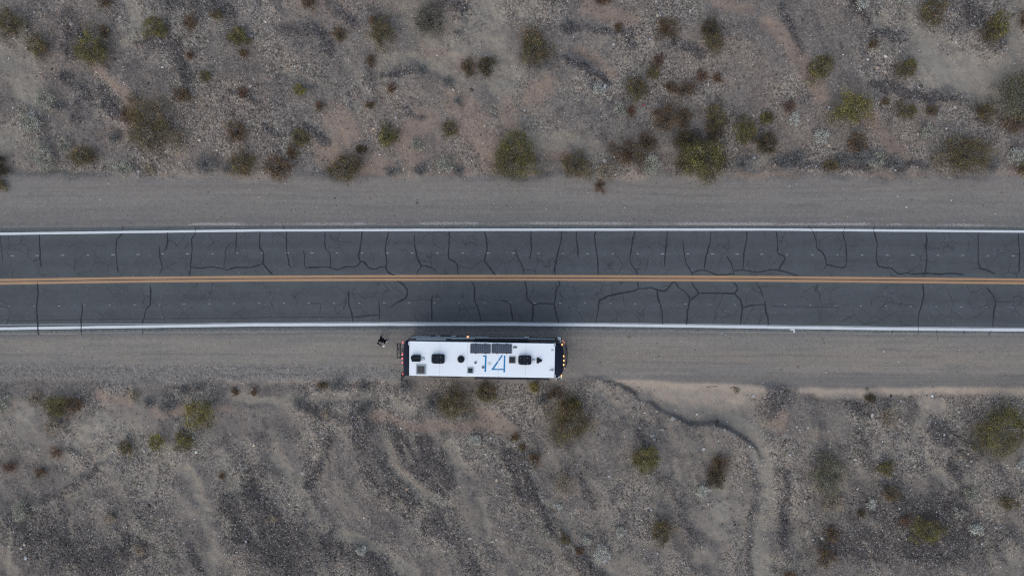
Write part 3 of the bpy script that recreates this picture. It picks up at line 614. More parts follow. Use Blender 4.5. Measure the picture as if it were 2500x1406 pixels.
def swoosh(pts, sgn, th, mat, name, yb=0.0, par=None):
    """a stripe along the side: (x, z, half width)"""
    V = []; Fs = []; n = len(pts)
    for yy in (HW+yb+.002, HW+yb+th):
        for x, q, w in pts: V += [(x, sgn*yy, q-w), (x, sgn*yy, q+w)]
    for i in range(n-1):
        a, b, c_, d_ = 2*n+2*i, 2*n+2*i+1, 2*n+2*i+3, 2*n+2*i+2
        Fs.append((a, d_, c_, b) if sgn < 0 else (a, b, c_, d_))
        Fs += [(2*i+1, 2*i+3, c_, b), (2*i, a, d_, 2*i+2)]
    m = MB(); m.add(V, Fs); return m.build(name, mat, par or bus)
def crv(pts, n=24):
    xs = np.linspace(pts[0][0], pts[-1][0], n); zz = np.interp(xs, [p[0] for p in pts], [p[1] for p in pts]); ww = np.interp(xs, [p[0] for p in pts], [p[2] for p in pts])
    k = np.array([.25,.5,.25]); z2 = zz.copy(); z2[1:-1] = np.convolve(zz, k, 'valid'); return list(zip(xs, z2, ww))
for sgn in (1, -1):
    swoosh(crv([(xr+.30,1.72,.22),(xr+2.0,1.66,.30),(xr+4.2,1.50,.26),(xr+5.9,1.28,.05)]), sgn, .016, m_silver, 'side_stripe')
    swoosh(crv([(xr+3.4,2.1,.03),(xr+5.5,1.85,.12),(xr+7.6,1.45,.15),(xr+9.6,1.2,.20),(xr+11.2,1.22,.14)]), sgn, .019, m_silver, 'side_stripe')
    swoosh(crv([(xr+.4,1.28,.10),(xr+2.4,1.22,.12),(xr+4.4,1.12,.03)]), sgn, .013, m_pewter, 'side_stripe')
mb = MB(); mb.box(xr+5.2, xr+9.1, HW, HW+.07, 1.15, 3.12, b=0); so = mb.build('slide_out', m_black, bus)
swoosh(crv([(xr+5.21,1.88,.12),(xr+7.0,1.58,.15),(xr+9.09,1.36,.18)]), 1, .014, m_silver, 'side_stripe', .07, so)
swoosh(crv([(xr+5.21,1.36,.10),(xr+6.2,1.25,.03)]), 1, .012, m_silver, 'side_stripe', .07, so)
for x0, x1 in ((xr+5.6, xr+6.6), (xr+7.4, xr+8.7)):
    m = MB(); m.box(x0, x1, HW+.071, HW+.084, 2.1, 2.78); m.build('side_window', m_glass, so)
mb = MB(); mb.box(xr+5.12, xr+9.18, HW, HW+.13, 3.13, 3.21); mb.build('slide_awning', m_dkpl, bus)
mb = MB(); mb.box(xr+.9, xr+3.1, HW, HW+.10, 3.02, 3.09); mb.build('window_awning', m_pewter, bus)
# curb side awning cases
m_awn = simple('awning_case', (.018,.02,.03), .4)
a0 = L(1161.5, 923, 3.2)[0]; a1 = L(1337, 924, 3.2)[0]; e1 = L(1341, 924, 3.2)[0]; e0 = L(1158.5, 923, 3.2)[0]
mb = MB(); mb.loft([[(x, -HW-.02-.16*c_, 3.20+.10*s_) for c_, s_ in [(0,-1),(.7,-.9),(1,-.3),(1,.3),(.7,.9),(0,1)]] for x in (a0, a1)]); aw = mb.build('awning', m_awn, bus)
for x in (e0, a1+.01):
    mb = MB(); mb.box(x, x+.13, -HW-.23, -HW, 3.06, 3.33); mb.build('end_cap', m_blk, aw)
g0 = L(1046, 923, 3.2)[0]; g1 = L(1129, 923, 3.2)[0]
mb = MB(); mb.box(g0, g1, -HW-.09, -HW, 3.15, 3.24); mb.build('window_awning', m_awn, bus)
# entry door
dr = side_panel('entry_door', m_black, xft-1.75, xft-.95, .5, 2.7, -1, th=.03); 
mb = MB(); mb.bar((xft-1.68, -HW-.06, 1.3), (xft-1.68, -HW-.06, 1.7), .015); mb.build('handle', m_lgrey, dr)
# wheels
def wheel(x, sgn, r=.52, w=.30):
    yo = sgn*(HW+.015); prof = [(r*.60, 0), (r*.92, 0), (r, .05), (r, w-.05), (r*.92, w), (r*.6, w)]
    n = 28; m = MB(); rs_ = []
    for rad, dd in prof: rs_.append([(x+rad*math.cos(2*math.pi*i/n), yo-sgn*dd, r+rad*math.sin(2*math.pi*i/n)) for i in range(n)])
    m.loft(rs_, cap0=False, cap1=False); t_ = m.build('wheel', m_rub, bus, smooth=True)
    m = MB(); rs_ = []
    for rad, dd in ((r*.6, .01), (r*.57, .03), (r*.5, .08), (r*.18, .06), (r*.16, .01), (r*.04, .0)):
        rs_.append([(x+rad*math.cos(2*math.pi*i/n), yo-sgn*dd, r+rad*math.sin(2*math.pi*i/n)) for i in range(n)])
    m.loft(rs_, cap0=False); m.build('rim', m_rim, t_, smooth=True)
    m = MB(); m.loft([[(x+(r+.09)*math.cos(math.pi*i/14), sgn*(HW+.004+e), max(.34, r+(r+.09)*math.sin(math.pi*i/14))) for i in range(15)] for e in (0, .004)]); m.build('wheel_arch', m_blk, bus)
for sgn in (1, -1):
    wheel(xft-2.6, sgn); wheel(xr+3.45, sgn); wheel(xr+2.2, sgn)
# mirrors
for sgn, xx in ((1, L(1365, 824, 2.3)[0]), (-1, L(1362, 925, 2.4)[0])):
    mb = MB(); mb.box(xx-.10, xx+.12, sgn*(HW+.10) if sgn > 0 else -HW-.26, (HW+.26) if sgn > 0 else -HW-.10, 1.95, 2.5, b=.05)
    mi = mb.build('side_mirror', m_lgrey if sgn > 0 else m_black, bus, smooth=True)
    mb = MB(); mb.bar((xx+.1, sgn*(HW-.02), 2.75), (xx, sgn*(HW+.16), 2.45), .035); mb.build('mirror_arm', m_lgrey, mi)
for px_, py_, ang in ((1358, 924.3, -.55), (1370.5, 922.5, .8)):
    x_, y_ = L(px_, py_, 2.9); mb = MB(); c_, s_ = math.cos(ang), math.sin(ang)
    mb.bar((x_-.10*c_, y_+.10*s_, 2.9), (x_+.10*c_, y_-.10*s_, 2.9), .04, 8, .02); mb.bar((x_, y_, 2.9), (x_-.02, -HW+.04, 2.9), .015); mb.build('camera_arm', m_lgrey, bus)
# marker lamps
def lamp(px_, py_, zz, mat, rx=.045, ry=.07, name='marker_lamp'):
    x_, y_ = L(px_, py_, zz); m = MB(); n = 14
    m.loft([[(x_+rx*k*math.cos(2*math.pi*i/n), y_+ry*k*math.sin(2*math.pi*i/n), zz+h) for i in range(n)] for k, h in ((1,-.05),(1,.01),(.8,.035),(.4,.045))])
    m.build(name, mat, bus, smooth=True)
for q in ((1372.3,841.3),(1376.2,869.5),(1376.5,880),(1376.1,890.3),(1370.7,917.4)): lamp(*q, 3.36, m_amber)
for q in ((983.2,836),(982.2,864.5),(982.2,875),(982.2,885.3),(983,913)): lamp(*q, 3.34, m_red, .04, .065)
y_ = HW+.02; x_ = L(1142.5, 820, 1.1)[0]; mb = MB(); mb.box(x_-.09, x_+.06, HW+.004, HW+.10, 1.07, 1.15, b=.02); mb.build('marker_lamp', m_turn, bus)
tl = nose_strip(.95, 1.2, 3, 6, d=.05, n=3); tl.build('turn_lamp', m_turn, bus, smooth=True)
tl = nose_strip(.95, 1.2, 12, 15, d=.05, n=3); tl.build('turn_lamp', m_turn, bus, smooth=True)
for i0, i1 in ((4, 7), (11, 14)): nose_strip(.66, .92, i0, i1, d=.03, n=3).build('headlight', m_lgrey, bus, smooth=True)
# tail lamps and rear window
for sgn in (1, -1):
    mb = MB(); mb.box(xr-.03, xr+.05, sgn*1.0-.08, sgn*1.0+.08, 1.1, 1.7, b=0); mb.build('tail_lamp', simple('tail_lens', (.35,.02,.02), .3), bus)
mb = MB(); mb.box(xr-.012, xr+.03, -.75, .75, 1.9, 2.75); mb.build('rear_window', m_glass, bus)
# ladder at the rear corner
mb = MB(); y0, y1 = L(1, 897, 3.3)[1], L(1, 911, 3.3)[1]; xq = xr-.14
for yy in (y0, y1):
    mb.bar((xq, yy, .9), (xq, yy, 3.35), .024); mb.bar((xq, yy, 3.35), (xr+.25, yy, 3.62), .024); mb.bar((xr+.25, yy, 3.62), (xa+.05, yy, 3.56), .024); mb.bar((xq, yy, 1.1), (xr, yy, 1.1), .02)
for k in range(7): mb.bar((xq, y0, 1.05+.36*k), (xq, y1, 1.05+.36*k), .02)
mb.build('ladder', m_dkpl, bus)
# hitch rack behind the bumper
mb = MB(); zr = .75
def hx(px_, py_): x_, yy = L(px_, py_, zr); return (x_, yy, zr)
for a_, b_, r_ in (((969.5,839),(969.5,874),.035),((977.3,839),(977.3,874),.035),((968.5,839),(979,839),.03),((968.5,851.5),(986,851.5),.035),((975,856.5),(986,856.5),.035),((968.5,861.5),(984,861.5),.03),((969,873.5),(978,873.5),.03),((972.5,848),(972.5,857),.03)):
    mb.bar(hx(*a_), hx(*b_), r_)
hr = mb.build('hitch_rack', m_blk, bus)
for x_a in (970.6, 977): 
    mb = MB(); p, q = hx(x_a-1.2, 840), hx(x_a+1.2, 848.5); mb.box(p[0], q[0], q[1], p[1], zr-.03, zr+.12, b=.02); mb.build('wheel_tray', m_blk, hr)
mb = MB(); mb.bar((xr+.1, hx(1,856)[1], .6), (xr-.75, hx(1,856)[1], .62), .04); mb.bar((xr-.5, hx(1,856)[1], .62), (xr-.5, hx(1,856)[1], zr), .04); mb.build('hitch_bar', m_blk, hr)
# roof fittings
def rl(px_, py_, dz=.05): return L(px_, py_, RT+dz)
def rbox(name, mat, x0, y0, x1, y1, h, b=.05, parent=None, zb=0.0, smooth=True):
    a_ = rl(x0, y1, h); b_ = rl(x1, y0, h); m = MB(); m.box(a_[0], b_[0], a_[1], b_[1], RT+zb-.002, RT+h, b=b); return m.build(name, mat, parent or bus, smooth=smooth)
def ac(cx, cy, w, hgt):
    """air conditioner shroud: domed top, rounded waist, seam, screws"""
    x_, yy = rl(cx, cy, .3); hx_, hy_ = w/2/34.0, hgt/2/34.0; rr_ = []
    def pl(sx, sy, bulge):
        out = []
        for i in range(32):
            t_ = 2*math.pi*i/32; c_, s_ = math.cos(t_), math.sin(t_); e = 2/7.0
            X_ = sx*abs(c_)**e*(1 if c_ > 0 else -1); Y_ = sy*abs(s_)**e*(1 if s_ > 0 else -1)
            Y_ *= 1+bulge*(1-(X_/sx)**2); out.append((x_+X_, yy+Y_))
        return out
    for k, zz in ((1.0, 0), (1.02, .05), (1.0, .16), (.95, .27), (.86, .325)): rr_.append([(a_, b_, RT-.002+zz) for a_, b_ in pl(hx_*k, hy_*k, .07)])
    m = MB(); m.loft(rr_); o = m.build('air_conditioner', m_dkpl, bus, smooth=True)
    m = MB(); m.box(x_-.015, x_+.015, yy-hy_*.86, yy+hy_*.86, RT+.318, RT+.334); m.build('shroud_seam', m_blk, o)
    for sx in (-.75, .42):
        for sy in (-.62, .62):
            m = MB(); m.cyl(x_+sx*hx_, yy+sy*hy_, RT+.30, RT+.338, .022, n=8); m.build('screw', m_grey, o)
    m = MB()
    for k in range(6): m.box(x_-hx_*1.03, x_-hx_*.99, yy-hy_*.7+k*hy_*.24, yy-hy_*.7+k*hy_*.24+.04, RT+.07, RT+.16)
    m.build('louvre', m_blk, o)
ac(1068.8, 877, 32, 22); ac(1281.5, 880, 32, 22)
# cut-corner vent shroud
pts = [(1003,870),(1010,866.5),(1026.5,867.5),(1026,883),(1005.5,883),(1003,876)]
q = [rl(*p, .2) for p in pts][::-1]; cxm = sum(p[0] for p in q)/6; cym = sum(p[1] for p in q)/6
mb = MB(); mb.loft([[(cxm+(a_-cxm)*k, cym+(b_-cym)*k, RT-.002+zz) for a_, b_ in q] for k, zz in ((1,0),(1,.16),(.9,.22))]); vs_ = mb.build('vent_shroud', m_dkpl, bus)
mb = MB(); a_, b_ = rl(1010,873,.2), rl(1024,874,.2); mb.box(a_[0], b_[0], a_[1]-.02, a_[1]+.02, RT+.21, RT+.235); mb.build('rib', m_blk, vs_)
o = rbox('roof_vent', m_grey, 1028.5, 872, 1036.5, 879.5, .07, .08); rbox('vent_lid', m_lgrey, 1030.3, 873.7, 1034.7, 877.8, .10, .05, o)
def skylight(x0, y0, x1, y1, fw, inner, frame=None):
    a_ = rl(x0, y1, .08); b_ = rl(x1, y0, .08); k = fw/34.0; o_ = MB()
    o_.box(a_[0], b_[0], a_[1], a_[1]+k, RT-.002, RT+.07); o_.box(a_[0], b_[0], b_[1]-k, b_[1], RT-.002, RT+.07)
    o_.box(a_[0], a_[0]+k, a_[1]+k, b_[1]-k, RT-.002, RT+.07); o_.box(b_[0]-k, b_[0], a_[1]+k, b_[1]-k, RT-.002, RT+.07)
    fr = o_.build('skylight', frame or m_grey, bus); m = MB(); c_ = k*.9
    m.loft([[(x, y, zz) for x, y in rpoly(a_[0]+k+d, b_[0]-k-d, a_[1]+k+d, b_[1]-k-d, .03)] for d, zz in ((.0, RT-.002), (.0, RT+.05), (.05, RT+.09))]); m.build('dome', inner, fr)
m_smoke = simple('smoked_acrylic', (.06,.058,.055), .3, vary=.4, scale=2); m_green = simple('tinted_acrylic', (.015,.024,.03), .3, vary=.4, scale=2); m_br = simple('vent_lid_plastic', (.016,.018,.024), .4, vary=.3, scale=3)
for m_ in (m_awn, m_smoke, m_green, m_br): m_.node_tree.nodes['Principled BSDF'].inputs['Specular IOR Level'].default_value = .2
m_frame2 = simple('brown_trim', (.10,.085,.095), .6, vary=.3)
skylight(1015.5, 890.5, 1039.5, 914, 3.0, m_smoke); skylight(1141, 897.5, 1155.5, 911.5, 1.8, m_green); skylight(1242.5, 871, 1258.5, 886.5, 2.2, m_br, m_frame2)
x_, yy = rl(1125, 877.7, .2); mb = MB(); mb.lathe(x_, yy, [(.25, RT-.002), (.26, RT+.05), (.25, RT+.13), (.20, RT+.2), (.1, RT+.235), (.02, RT+.24)]); mb.build('satellite_dome', m_dkpl, bus, smooth=True)
for (px_, py_, r_, mt) in ((1160.6,885.7,.105,m_grey),(1179,897,.115,m_grey),(1302.5,879.3,.10,m_grey)):
    x_, yy = rl(px_, py_, .08); mb = MB(); mb.lathe(x_, yy, [(r_, RT-.002), (r_*.95, RT+.03), (r_*.6, RT+.06), (r_*.55, RT+.12)], n=16); o = mb.build('vent_pipe', mt, bus, smooth=True)
    mb = MB(); mb.lathe(x_, yy, [(r_*.48, RT+.121), (r_*.4, RT+.13)], n=12); mb.build('vent_cap', m_lgrey if px_ > 1300 else m_blk, o)
x_, yy = rl(1194.5, 888.5, .03); mb = MB(); mb.lathe(x_, yy, [(.145, RT-.002), (.14, RT+.02), (.09, RT+.035)], n=24); mb.build('vent_cover', simple('offwhite_plastic', (.60,.60,.56), .5), bus, smooth=True)
for x0, x1 in ((1148.2, 1197.7), (1200.2, 1249.5)):
    a_ = rl(x0, 862, .06); b_ = rl(x1, 840.2, .06); mb = MB(); mb.box(a_[0], b_[0], a_[1], b_[1], RT+.045, RT+.075); fr = mb.build('solar_panel', m_navy, bus)
    nxc, nyc = 9, 4; w_, h_ = (b_[0]-a_[0]-.04)/nxc, (b_[1]-a_[1]-.04)/nyc
    me = bpy.data.meshes.new('cells'); V = [(0,0,0),(.166*nxc,0,0),(.166*nxc,.166*nyc,0),(0,.166*nyc,0)]; me.from_pydata(V, [], [(0,1,2,3)])
    ce = link('cells', me, m_sol, fr); ce.location = (a_[0]+.02, a_[1]+.02, RT+.079); ce.scale = (w_/.166, h_/.166, 1)
    for t_ in (.26, .74):
        xx = a_[0]+(b_[0]-a_[0])*t_
        for yy in (a_[1]-.05, b_[1]): 
            mb = MB(); mb.box(xx-.035, xx+.035, yy, yy+.05, RT-.002, RT+.05); mb.build('bracket', m_dkpl, fr)
x_, yy = rl(1257.5, 847.8, .06); mb = MB()
for k, r_ in ((-.06, .1), (.06, .1)): mb.lathe(x_+k, yy, [(r_, RT-.002+abs(k)*.01+(.002 if k > 0 else 0)), (r_*.8, RT+.03+(.003 if k > 0 else 0))], n=16)
o = mb.build('cable_gland', m_grey, bus)
for k in (-.08, .06):
    mb = MB(); mb.lathe(x_+k, yy, [(.05, RT+.034), (.04, RT+.08)], n=12); mb.build('gland_cap', m_blk, o)
x_, yy = rl(1315.5, 880.5, .15); n = 36; mb = MB()
def tre(k): return [(x_+k*.19*(1+.26*math.cos(3*t_))*math.cos(t_), yy+k*.19*(1+.26*math.cos(3*t_))*math.sin(t_)) for t_ in [2*math.pi*i/n for i in range(n)]]
mb.loft([[(a_, b_, RT-.002+zz) for a_, b_ in tre(k)] for k, zz in ((1,0),(1,.08),(.75,.17),(.3,.2))]); mb.build('satellite_antenna', m_dkpl, bus, smooth=True)
a_, b_ = rl(1301, 879, .04), rl(1310, 880, .04); mb = MB(); mb.box(a_[0], b_[0], a_[1]-.03, a_[1]+.03, RT-.001, RT+.035); mb.build('cable_cover', m_lgrey, bus)
x_, yy = rl(1349, 855.5, .05); mb = MB(); mb.bar((x_-.08, yy, RT+.05), (x_+.1, yy, RT+.05), .025); mb.cyl(x_-.05, yy, RT-.002, RT+.06, .035, n=10); mb.build('antenna_mount', m_grey, bus)
x_, yy = rl(1346, 903.7, .06); mb = MB(); mb.bar((x_-.14, yy, RT+.07), (x_+.03, yy, RT+.07), .028, 10, .04); mb.bar((x_+.03, yy, RT+.07), (x_+.14, yy, RT+.07), .05, 12, .11); mb.box(x_-.02, x_+.04, yy-.03, yy+.03, RT-.002, RT+.04); mb.build('air_horn', m_grey, bus, smooth=True)
for py_ in (841.5, 918): 
    a_ = rl(1354.6, py_, .0); mb = MB(); mb.loft([[(x, y, zz) for x, y in rpoly(a_[0]-.07, a_[0]+.06, a_[1]-.13, a_[1]+.13, .05)] for zz in (RT-.03, RT+.02)]); mb.build('corner_bracket', m_grey, bus)
mb = MB(); a_ = rl(998.5, 840, 0); mb.box(a_[0]-.05, a_[0]+.02, -1.2, 1.22, RT-.02, RT+.018); mb.build('rear_trim', m_dkpl, bus)
mb = MB(); mb.box(a_[0]-.04, a_[0]+.03, .98, 1.24, RT+.018, RT+.04); mb.build('corner_bracket', m_lgrey, bus)
# the painted 14
def zp(a_, b_): return (1120+a_*.1209, 780+b_*.1209)
def flat(name, polys, zz):
    m = MB()
    for pl in polys:
        q = [rl(*zp(*p), .0) for p in pl]
        ar = sum(q[i][0]*q[(i+1)%len(q)][1]-q[(i+1)%len(q)][0]*q[i][1] for i in range(len(q)))
        if ar < 0: q = q[::-1]
        m.add([(x, y, zz) for x, y in q], [tuple(range(len(q)))])
    return m.build(name, m_blue, bus)
flat('painted_digit', [[(485,722),(563,722),(553,1055),(518,1055),(528,750),(490,748)]], RT+.003)
flat('painted_digit', [[(870,708),(895,722),(714,988),(902,993),(901,1016),(825,1017),(800,1026),(780,1017),(650,1018)],[(911,724),(942,728),(935,1062),(901,1060)]], RT+.003)

# ---------------------------------------------------------------- the person behind the coach
m_skin = simple('skin', (.50,.30,.24), .6, vary=.06); m_cloth = simple('black_cloth', (.009,.009,.011), .9, vary=.3, scale=20)
m_cloth.node_tree.nodes['Principled BSDF'].inputs['Specular IOR Level'].default_value = .05
m_hair = simple('brown_hair', (.16,.12,.10), .8, vary=.3, scale=40); m_shoe = simple('white_shoe', (.55,.55,.54), .6)
fx_, fy_, fz_ = G3(937.5, 827.5)
person = empty('person', (fx_, fy_, fz_), R(-62)+R(0))
tag(person, 'person in black clothes and white shoes looking down at a phone behind the coach', 'person')
def skin(name, pts, edges, rad, mat, parent, lv=2, root=0):
    me = bpy.data.meshes.new(name); me.from_pydata(pts, edges, []); o = link(name, me, None, parent); me.materials.append(mat)
    md = o.modifiers.new('skin', 'SKIN'); md.use_smooth_shade = True
    for i, r_ in enumerate(rad):
        d = me.skin_vertices[0].data[i]; d.radius = (r_, r_) if not isinstance(r_, tuple) else r_; d.use_root = (i == root)
    s_ = o.modifiers.new('sub', 'SUBSURF'); s_.levels = lv; s_.render_levels = lv
    return o
# person local frame: +x forward (the way they face), +y left, z up; mid stride
J = dict(pel=(0,0,.96), hipL=(.01,.10,.92), hipR=(-.01,-.10,.92), knL=(.16,.11,.52), knR=(-.06,-.10,.50), anL=(.18,.11,.09), anR=(-.30,-.11,.13),
  sp=(.0,0,1.12), ch=(.02,0,1.32), nk=(.05,0,1.47), hd0=(.09,0,1.56), hd1=(.12,0,1.64), hd2=(.10,0,1.73), shL=(.03,.18,1.42), shR=(.03,-.18,1.42),
  elL=(.10,.26,1.15), elR=(.10,-.26,1.15), wrL=(.32,.10,1.18), wrR=(.32,-.10,1.18), haL=(.39,.06,1.20), haR=(.39,-.06,1.20), toL=(.31,.12,.04), toR=(-.17,-.12,.04))
nm = list(J); E = [('pel','hipL'),('pel','hipR'),('hipL','knL'),('hipR','knR'),('knL','anL'),('knR','anR'),('anL','toL'),('anR','toR'),('pel','sp'),('sp','ch'),('ch','nk'),('nk','hd0'),('hd0','hd1'),('hd1','hd2'),
  ('ch','shL'),('ch','shR'),('shL','elL'),('shR','elR'),('elL','wrL'),('elR','wrR'),('wrL','haL'),('wrR','haR')]
RD = dict(pel=.13,hipL=.095,hipR=.095,knL=.06,knR=.06,anL=.04,anR=.04,sp=.12,ch=.14,nk=.055,hd0=.075,hd1=.10,hd2=.085,shL=.065,shR=.065,elL=.045,elR=.045,wrL=.028,wrR=.028,haL=(.042,.02),haR=(.042,.02),toL=.035,toR=.035)
body_pts = [J[k] for k in nm]; edges = [(nm.index(a_), nm.index(b_)) for a_, b_ in E]; rad = [RD[k] for k in nm]
for sd_, hn in ((1,'haL'),(-1,'haR')):         # five fingers of each hand, curled round the phone
    hb = J[hn]
    for k, (dy, ln) in enumerate(((.030,.066),(.011,.076),(-.009,.072),(-.028,.056))):
        b0 = len(body_pts); x0, y0, z0 = hb
        body_pts += [(x0+.035, y0+dy*.9, z0+.0), (x0+.035+ln*.5, y0+dy-.006*sd_, z0+.004), (x0+.035+ln*.8, y0+dy-.016*sd_, z0+.02)]
        rad += [.0095, .0088, .0075]; edges += [(nm.index(hn), b0), (b0, b0+1), (b0+1, b0+2)]
    b0 = len(body_pts); body_pts += [(x0+.0, y0-.038*sd_, z0+.012), (x0+.03, y0-.052*sd_, z0+.03)]; rad += [.012, .009]; edges += [(nm.index(hn), b0), (b0, b0+1)]
pb = skin('body', body_pts, edges, rad, m_skin, person)
def garment(name, keys, es, grow, mat):
    return skin(name, [J[k] for k in keys], [(keys.index(a_), keys.index(b_)) for a_, b_ in es], [(RD[k] if not isinstance(RD[k], tuple) else RD[k][0])+grow for k in keys], mat, person)
garment('sweatshirt', ['pel','sp','ch','shL','shR','elL','elR','wrL','wrR'], [('pel','sp'),('sp','ch'),('ch','shL'),('ch','shR'),('shL','elL'),('shR','elR'),('elL','wrL'),('elR','wrR')], .045, m_cloth)
garment('trousers', ['pel','hipL','hipR','knL','knR','anL','anR'], [('pel','hipL'),('pel','hipR'),('hipL','knL'),('hipR','knR'),('knL','anL'),('knR','anR')], .038, m_cloth)
for a_, b_ in (('anL','toL'),('anR','toR')):
    p, q = Vector(J[a_]), Vector(J[b_]); skin('shoe', [tuple(p-Vector((.05,0,.03))), tuple((p+q)/2-Vector((0,0,.015))), tuple(q)], [(0,1),(1,2)], [.052,.056,.044], m_shoe, person, root=1)
def blob(name, c, r, mat, parent, sq=(1,1,1), n=10):
    m = MB(); m.lathe(0, 0, [(max(.001, r*math.sin(math.pi*i/n)), -r*math.cos(math.pi*i/n)) for i in range(n+1)], n=16)
    m.v = [(c[0]+x*sq[0], c[1]+y*sq[1], c[2]+z_*sq[2]) for x, y, z_ in m.v]; return m.build(name, mat, parent, smooth=True)
blob('hair', (.075,0,1.70), .108, m_hair, person, (1.05,.95,1.0))
blob('nose', (.215,0,1.63), .018, m_skin, person)
for s_ in (1,-1):
    blob('eye', (.200,.032*s_,1.655), .012, m_blk, person); blob('ear', (.10,.100*s_,1.65), .025, m_skin, person, (1,.45,1.2))
blob('mouth', (.205,0,1.59), .018, simple('lips', (.40,.16,.14), .5), person, (.5,1.3,.35))
th = person.rotation_euler[2]; hx0 = (.44, 0, 1.215)
wx, wy = fx_+hx0[0]*math.cos(th)-hx0[1]*math.sin(th), fy_+hx0[0]*math.sin(th)+hx0[1]*math.cos(th)
ph = empty('phone', (wx, wy, fz_+hx0[2]), th); tag(ph, 'small pale phone held in both hands by the person in black', 'phone')
mb = MB(); mb.box(-.06,.07,-.075,.075,0,.018,b=.015); mb.build('case', m_lgrey, ph); mb = MB(); mb.box(-.045,.055,-.065,.065,.018,.021,b=0); mb.build('screen', simple('phone_screen', (.55,.57,.6), .2), ph)

# ---------------------------------------------------------------- gravel and dry litter (uncountable)
rng = np.random.RandomState(21)
def sample_pts(n, dens, x=46.0, y0=-26.5, y1=27.0):
    X = rng.uniform(-x, x, n); Y = rng.uniform(y0, y1, n)
    i = np.clip(np.searchsorted(ax_, X)-1, 0, W-2); j = np.clip(np.searchsorted(ay_, Y)-1, 0, Hh-2)
    k = rng.rand(n) < dens[j, i]; X, Y, i, j = X[k], Y[k], i[k], j[k]
    fx = (X-ax_[i])/(ax_[i+1]-ax_[i]); fy = (Y-ay_[j])/(ay_[j+1]-ay_[j])
    Z = (z[j,i]*(1-fx)+z[j,i+1]*fx)*(1-fy)+(z[j+1,i]*(1-fx)+z[j+1,i+1]*fx)*fy
    return X, Y, Z, col[j, i]
OCT = np.array([(1,0,0),(0,1,0),(-1,0,0),(0,-1,0),(0,0,1),(0,0,-1),(.6,.6,.5),(-.6,.6,.55),(-.6,-.6,.5),(.6,-.6,.45)], float)
OF = np.array([(0,6,4),(6,1,4),(1,7,4),(7,2,4),(2,8,4),(8,3,4),(3,9,4),(9,0,4),(0,1,6),(1,2,7),(2,3,8),(3,0,9)])
def stones(name, n, dens, smin, smax, pw, label, cfun):
    X, Y, Z, cc = sample_pts(n, dens); m = len(X)
    s = smin*(smax/smin)**(rng.rand(m)**pw)
    V = OCT[None]*(1+rng.uniform(-.28, .28, (m, 10, 1)))
    V = V*np.stack([s*rng.uniform(.8,1.3,m), s*rng.uniform(.6,1.0,m), s*rng.uniform(.4,.75,m)], 1)[:, None, :]
    a = rng.uniform(0, 6.28, m); c, s_ = np.cos(a)[:, None], np.sin(a)[:, None]
    vx = V[..., 0]*c-V[..., 1]*s_; vy = V[..., 0]*s_+V[..., 1]*c; tl_ = rng.uniform(-.4, .4, (m,1)); vz = V[..., 2]+vx*tl_*.5
    Vw = np.stack([vx+X[:, None], vy+Y[:, None], vz+(Z+s*.12)[:, None]], -1).reshape(-1, 3)
    Fw = (OF[None]+10*np.arange(m)[:, None, None]).reshape(-1, 3)
    C_ = np.repeat(cfun(cc, m), 10, 0)
    o = mesh_np(name, Vw, Fw, m_stone, col=C_); tag(o, label, kind='stuff'); return o
m_stone = vcol_mat('stone', .9, .3, 25)
def tone(cc, m):
    k = np.exp(rng.normal(.05, .5, m))[:, None]; t_ = cc*k
    hue = np.where(rng.rand(m)[:, None] < .3, np.array([[1.08,.98,.9]]), np.array([[.97,1,1.06]]))
    lt = rng.rand(m)[:, None] < .035; return np.clip(np.where(lt, np.array([[.42,.40,.385]])*rng.uniform(.7,1.1,(m,1)), t_*hue), .03, .55)
rock_d = np.clip(grav*1.0, 0, 1)*(1-onroad)
big_d = np.clip(grav - .25, 0, 1)*off*(sst(.45, .7, fbm(GX/4+7, GY/4+99, 3))*.9+.12)
gully_edge = np.exp(-((cd-8)/14)**2)*(PX > 1500)*off; big_d = np.clip(big_d+gully_edge*.6+lump*.8+.5*np.exp(-(((PX-2110)/70)**2+((PY-1000)/40)**2)), 0, 1)
stones('gravel', 110000, rock_d, .022, .075, 1.6, 'loose grey gravel lying over the desert floor', tone)
stones('cobbles', 16000, big_d, .06, .17, 2.6, 'larger loose cobbles lying over the desert floor', tone)
# dry low tufts
tuft_d = off*np.clip(sst(.45, .62, fbm(GX/2.3+40, GY/2.3+44, 4))*.55*(1-f_pale*.85)*(1-f_tan) + f_dark*(PY > 1000)*.5 + (PY > 1000)*(PX > 560)*(PX < 1260)*.16*(1-f_pale*.8), 0, 1)*(1-.8*gul)
X, Y, Z, cc = sample_pts(26000, tuft_d); m = len(X); nb = 7
a = rng.uniform(0, 6.28, (m, nb)); rr_ = rng.uniform(.04, .12, m)[:, None]*rng.uniform(.6, 1.2, (m, nb)); hh_ = rng.uniform(.02, .09, (m, nb)); w_ = .013
bx = X[:, None]+rng.normal(0, .03, (m, nb)); by = Y[:, None]+rng.normal(0, .03, (m, nb)); zz = Z[:, None]+0*a
p0 = np.stack([bx-np.sin(a)*w_, by+np.cos(a)*w_, zz], -1); p1 = np.stack([bx+np.sin(a)*w_, by-np.cos(a)*w_, zz], -1); p2 = np.stack([bx+np.cos(a)*rr_, by+np.sin(a)*rr_, zz+hh_], -1)
V = np.stack([p0, p1, p2], 2).reshape(-1, 3); Fw = np.arange(len(V)).reshape(-1, 3)
tc = np.array([[.062,.052,.046]])*np.exp(rng.normal(0, .35, (m,1)))*np.where(rng.rand(m,1) < .12, 2.6, 1.0)
m_leaf = vcol_mat('foliage', .9, .2, 20)
o = mesh_np('dry_ground_cover', V, Fw, m_leaf, col=np.repeat(tc, nb*3, 0)); tag(o, 'tiny dry tufts dotted over the gravel', kind='stuff')

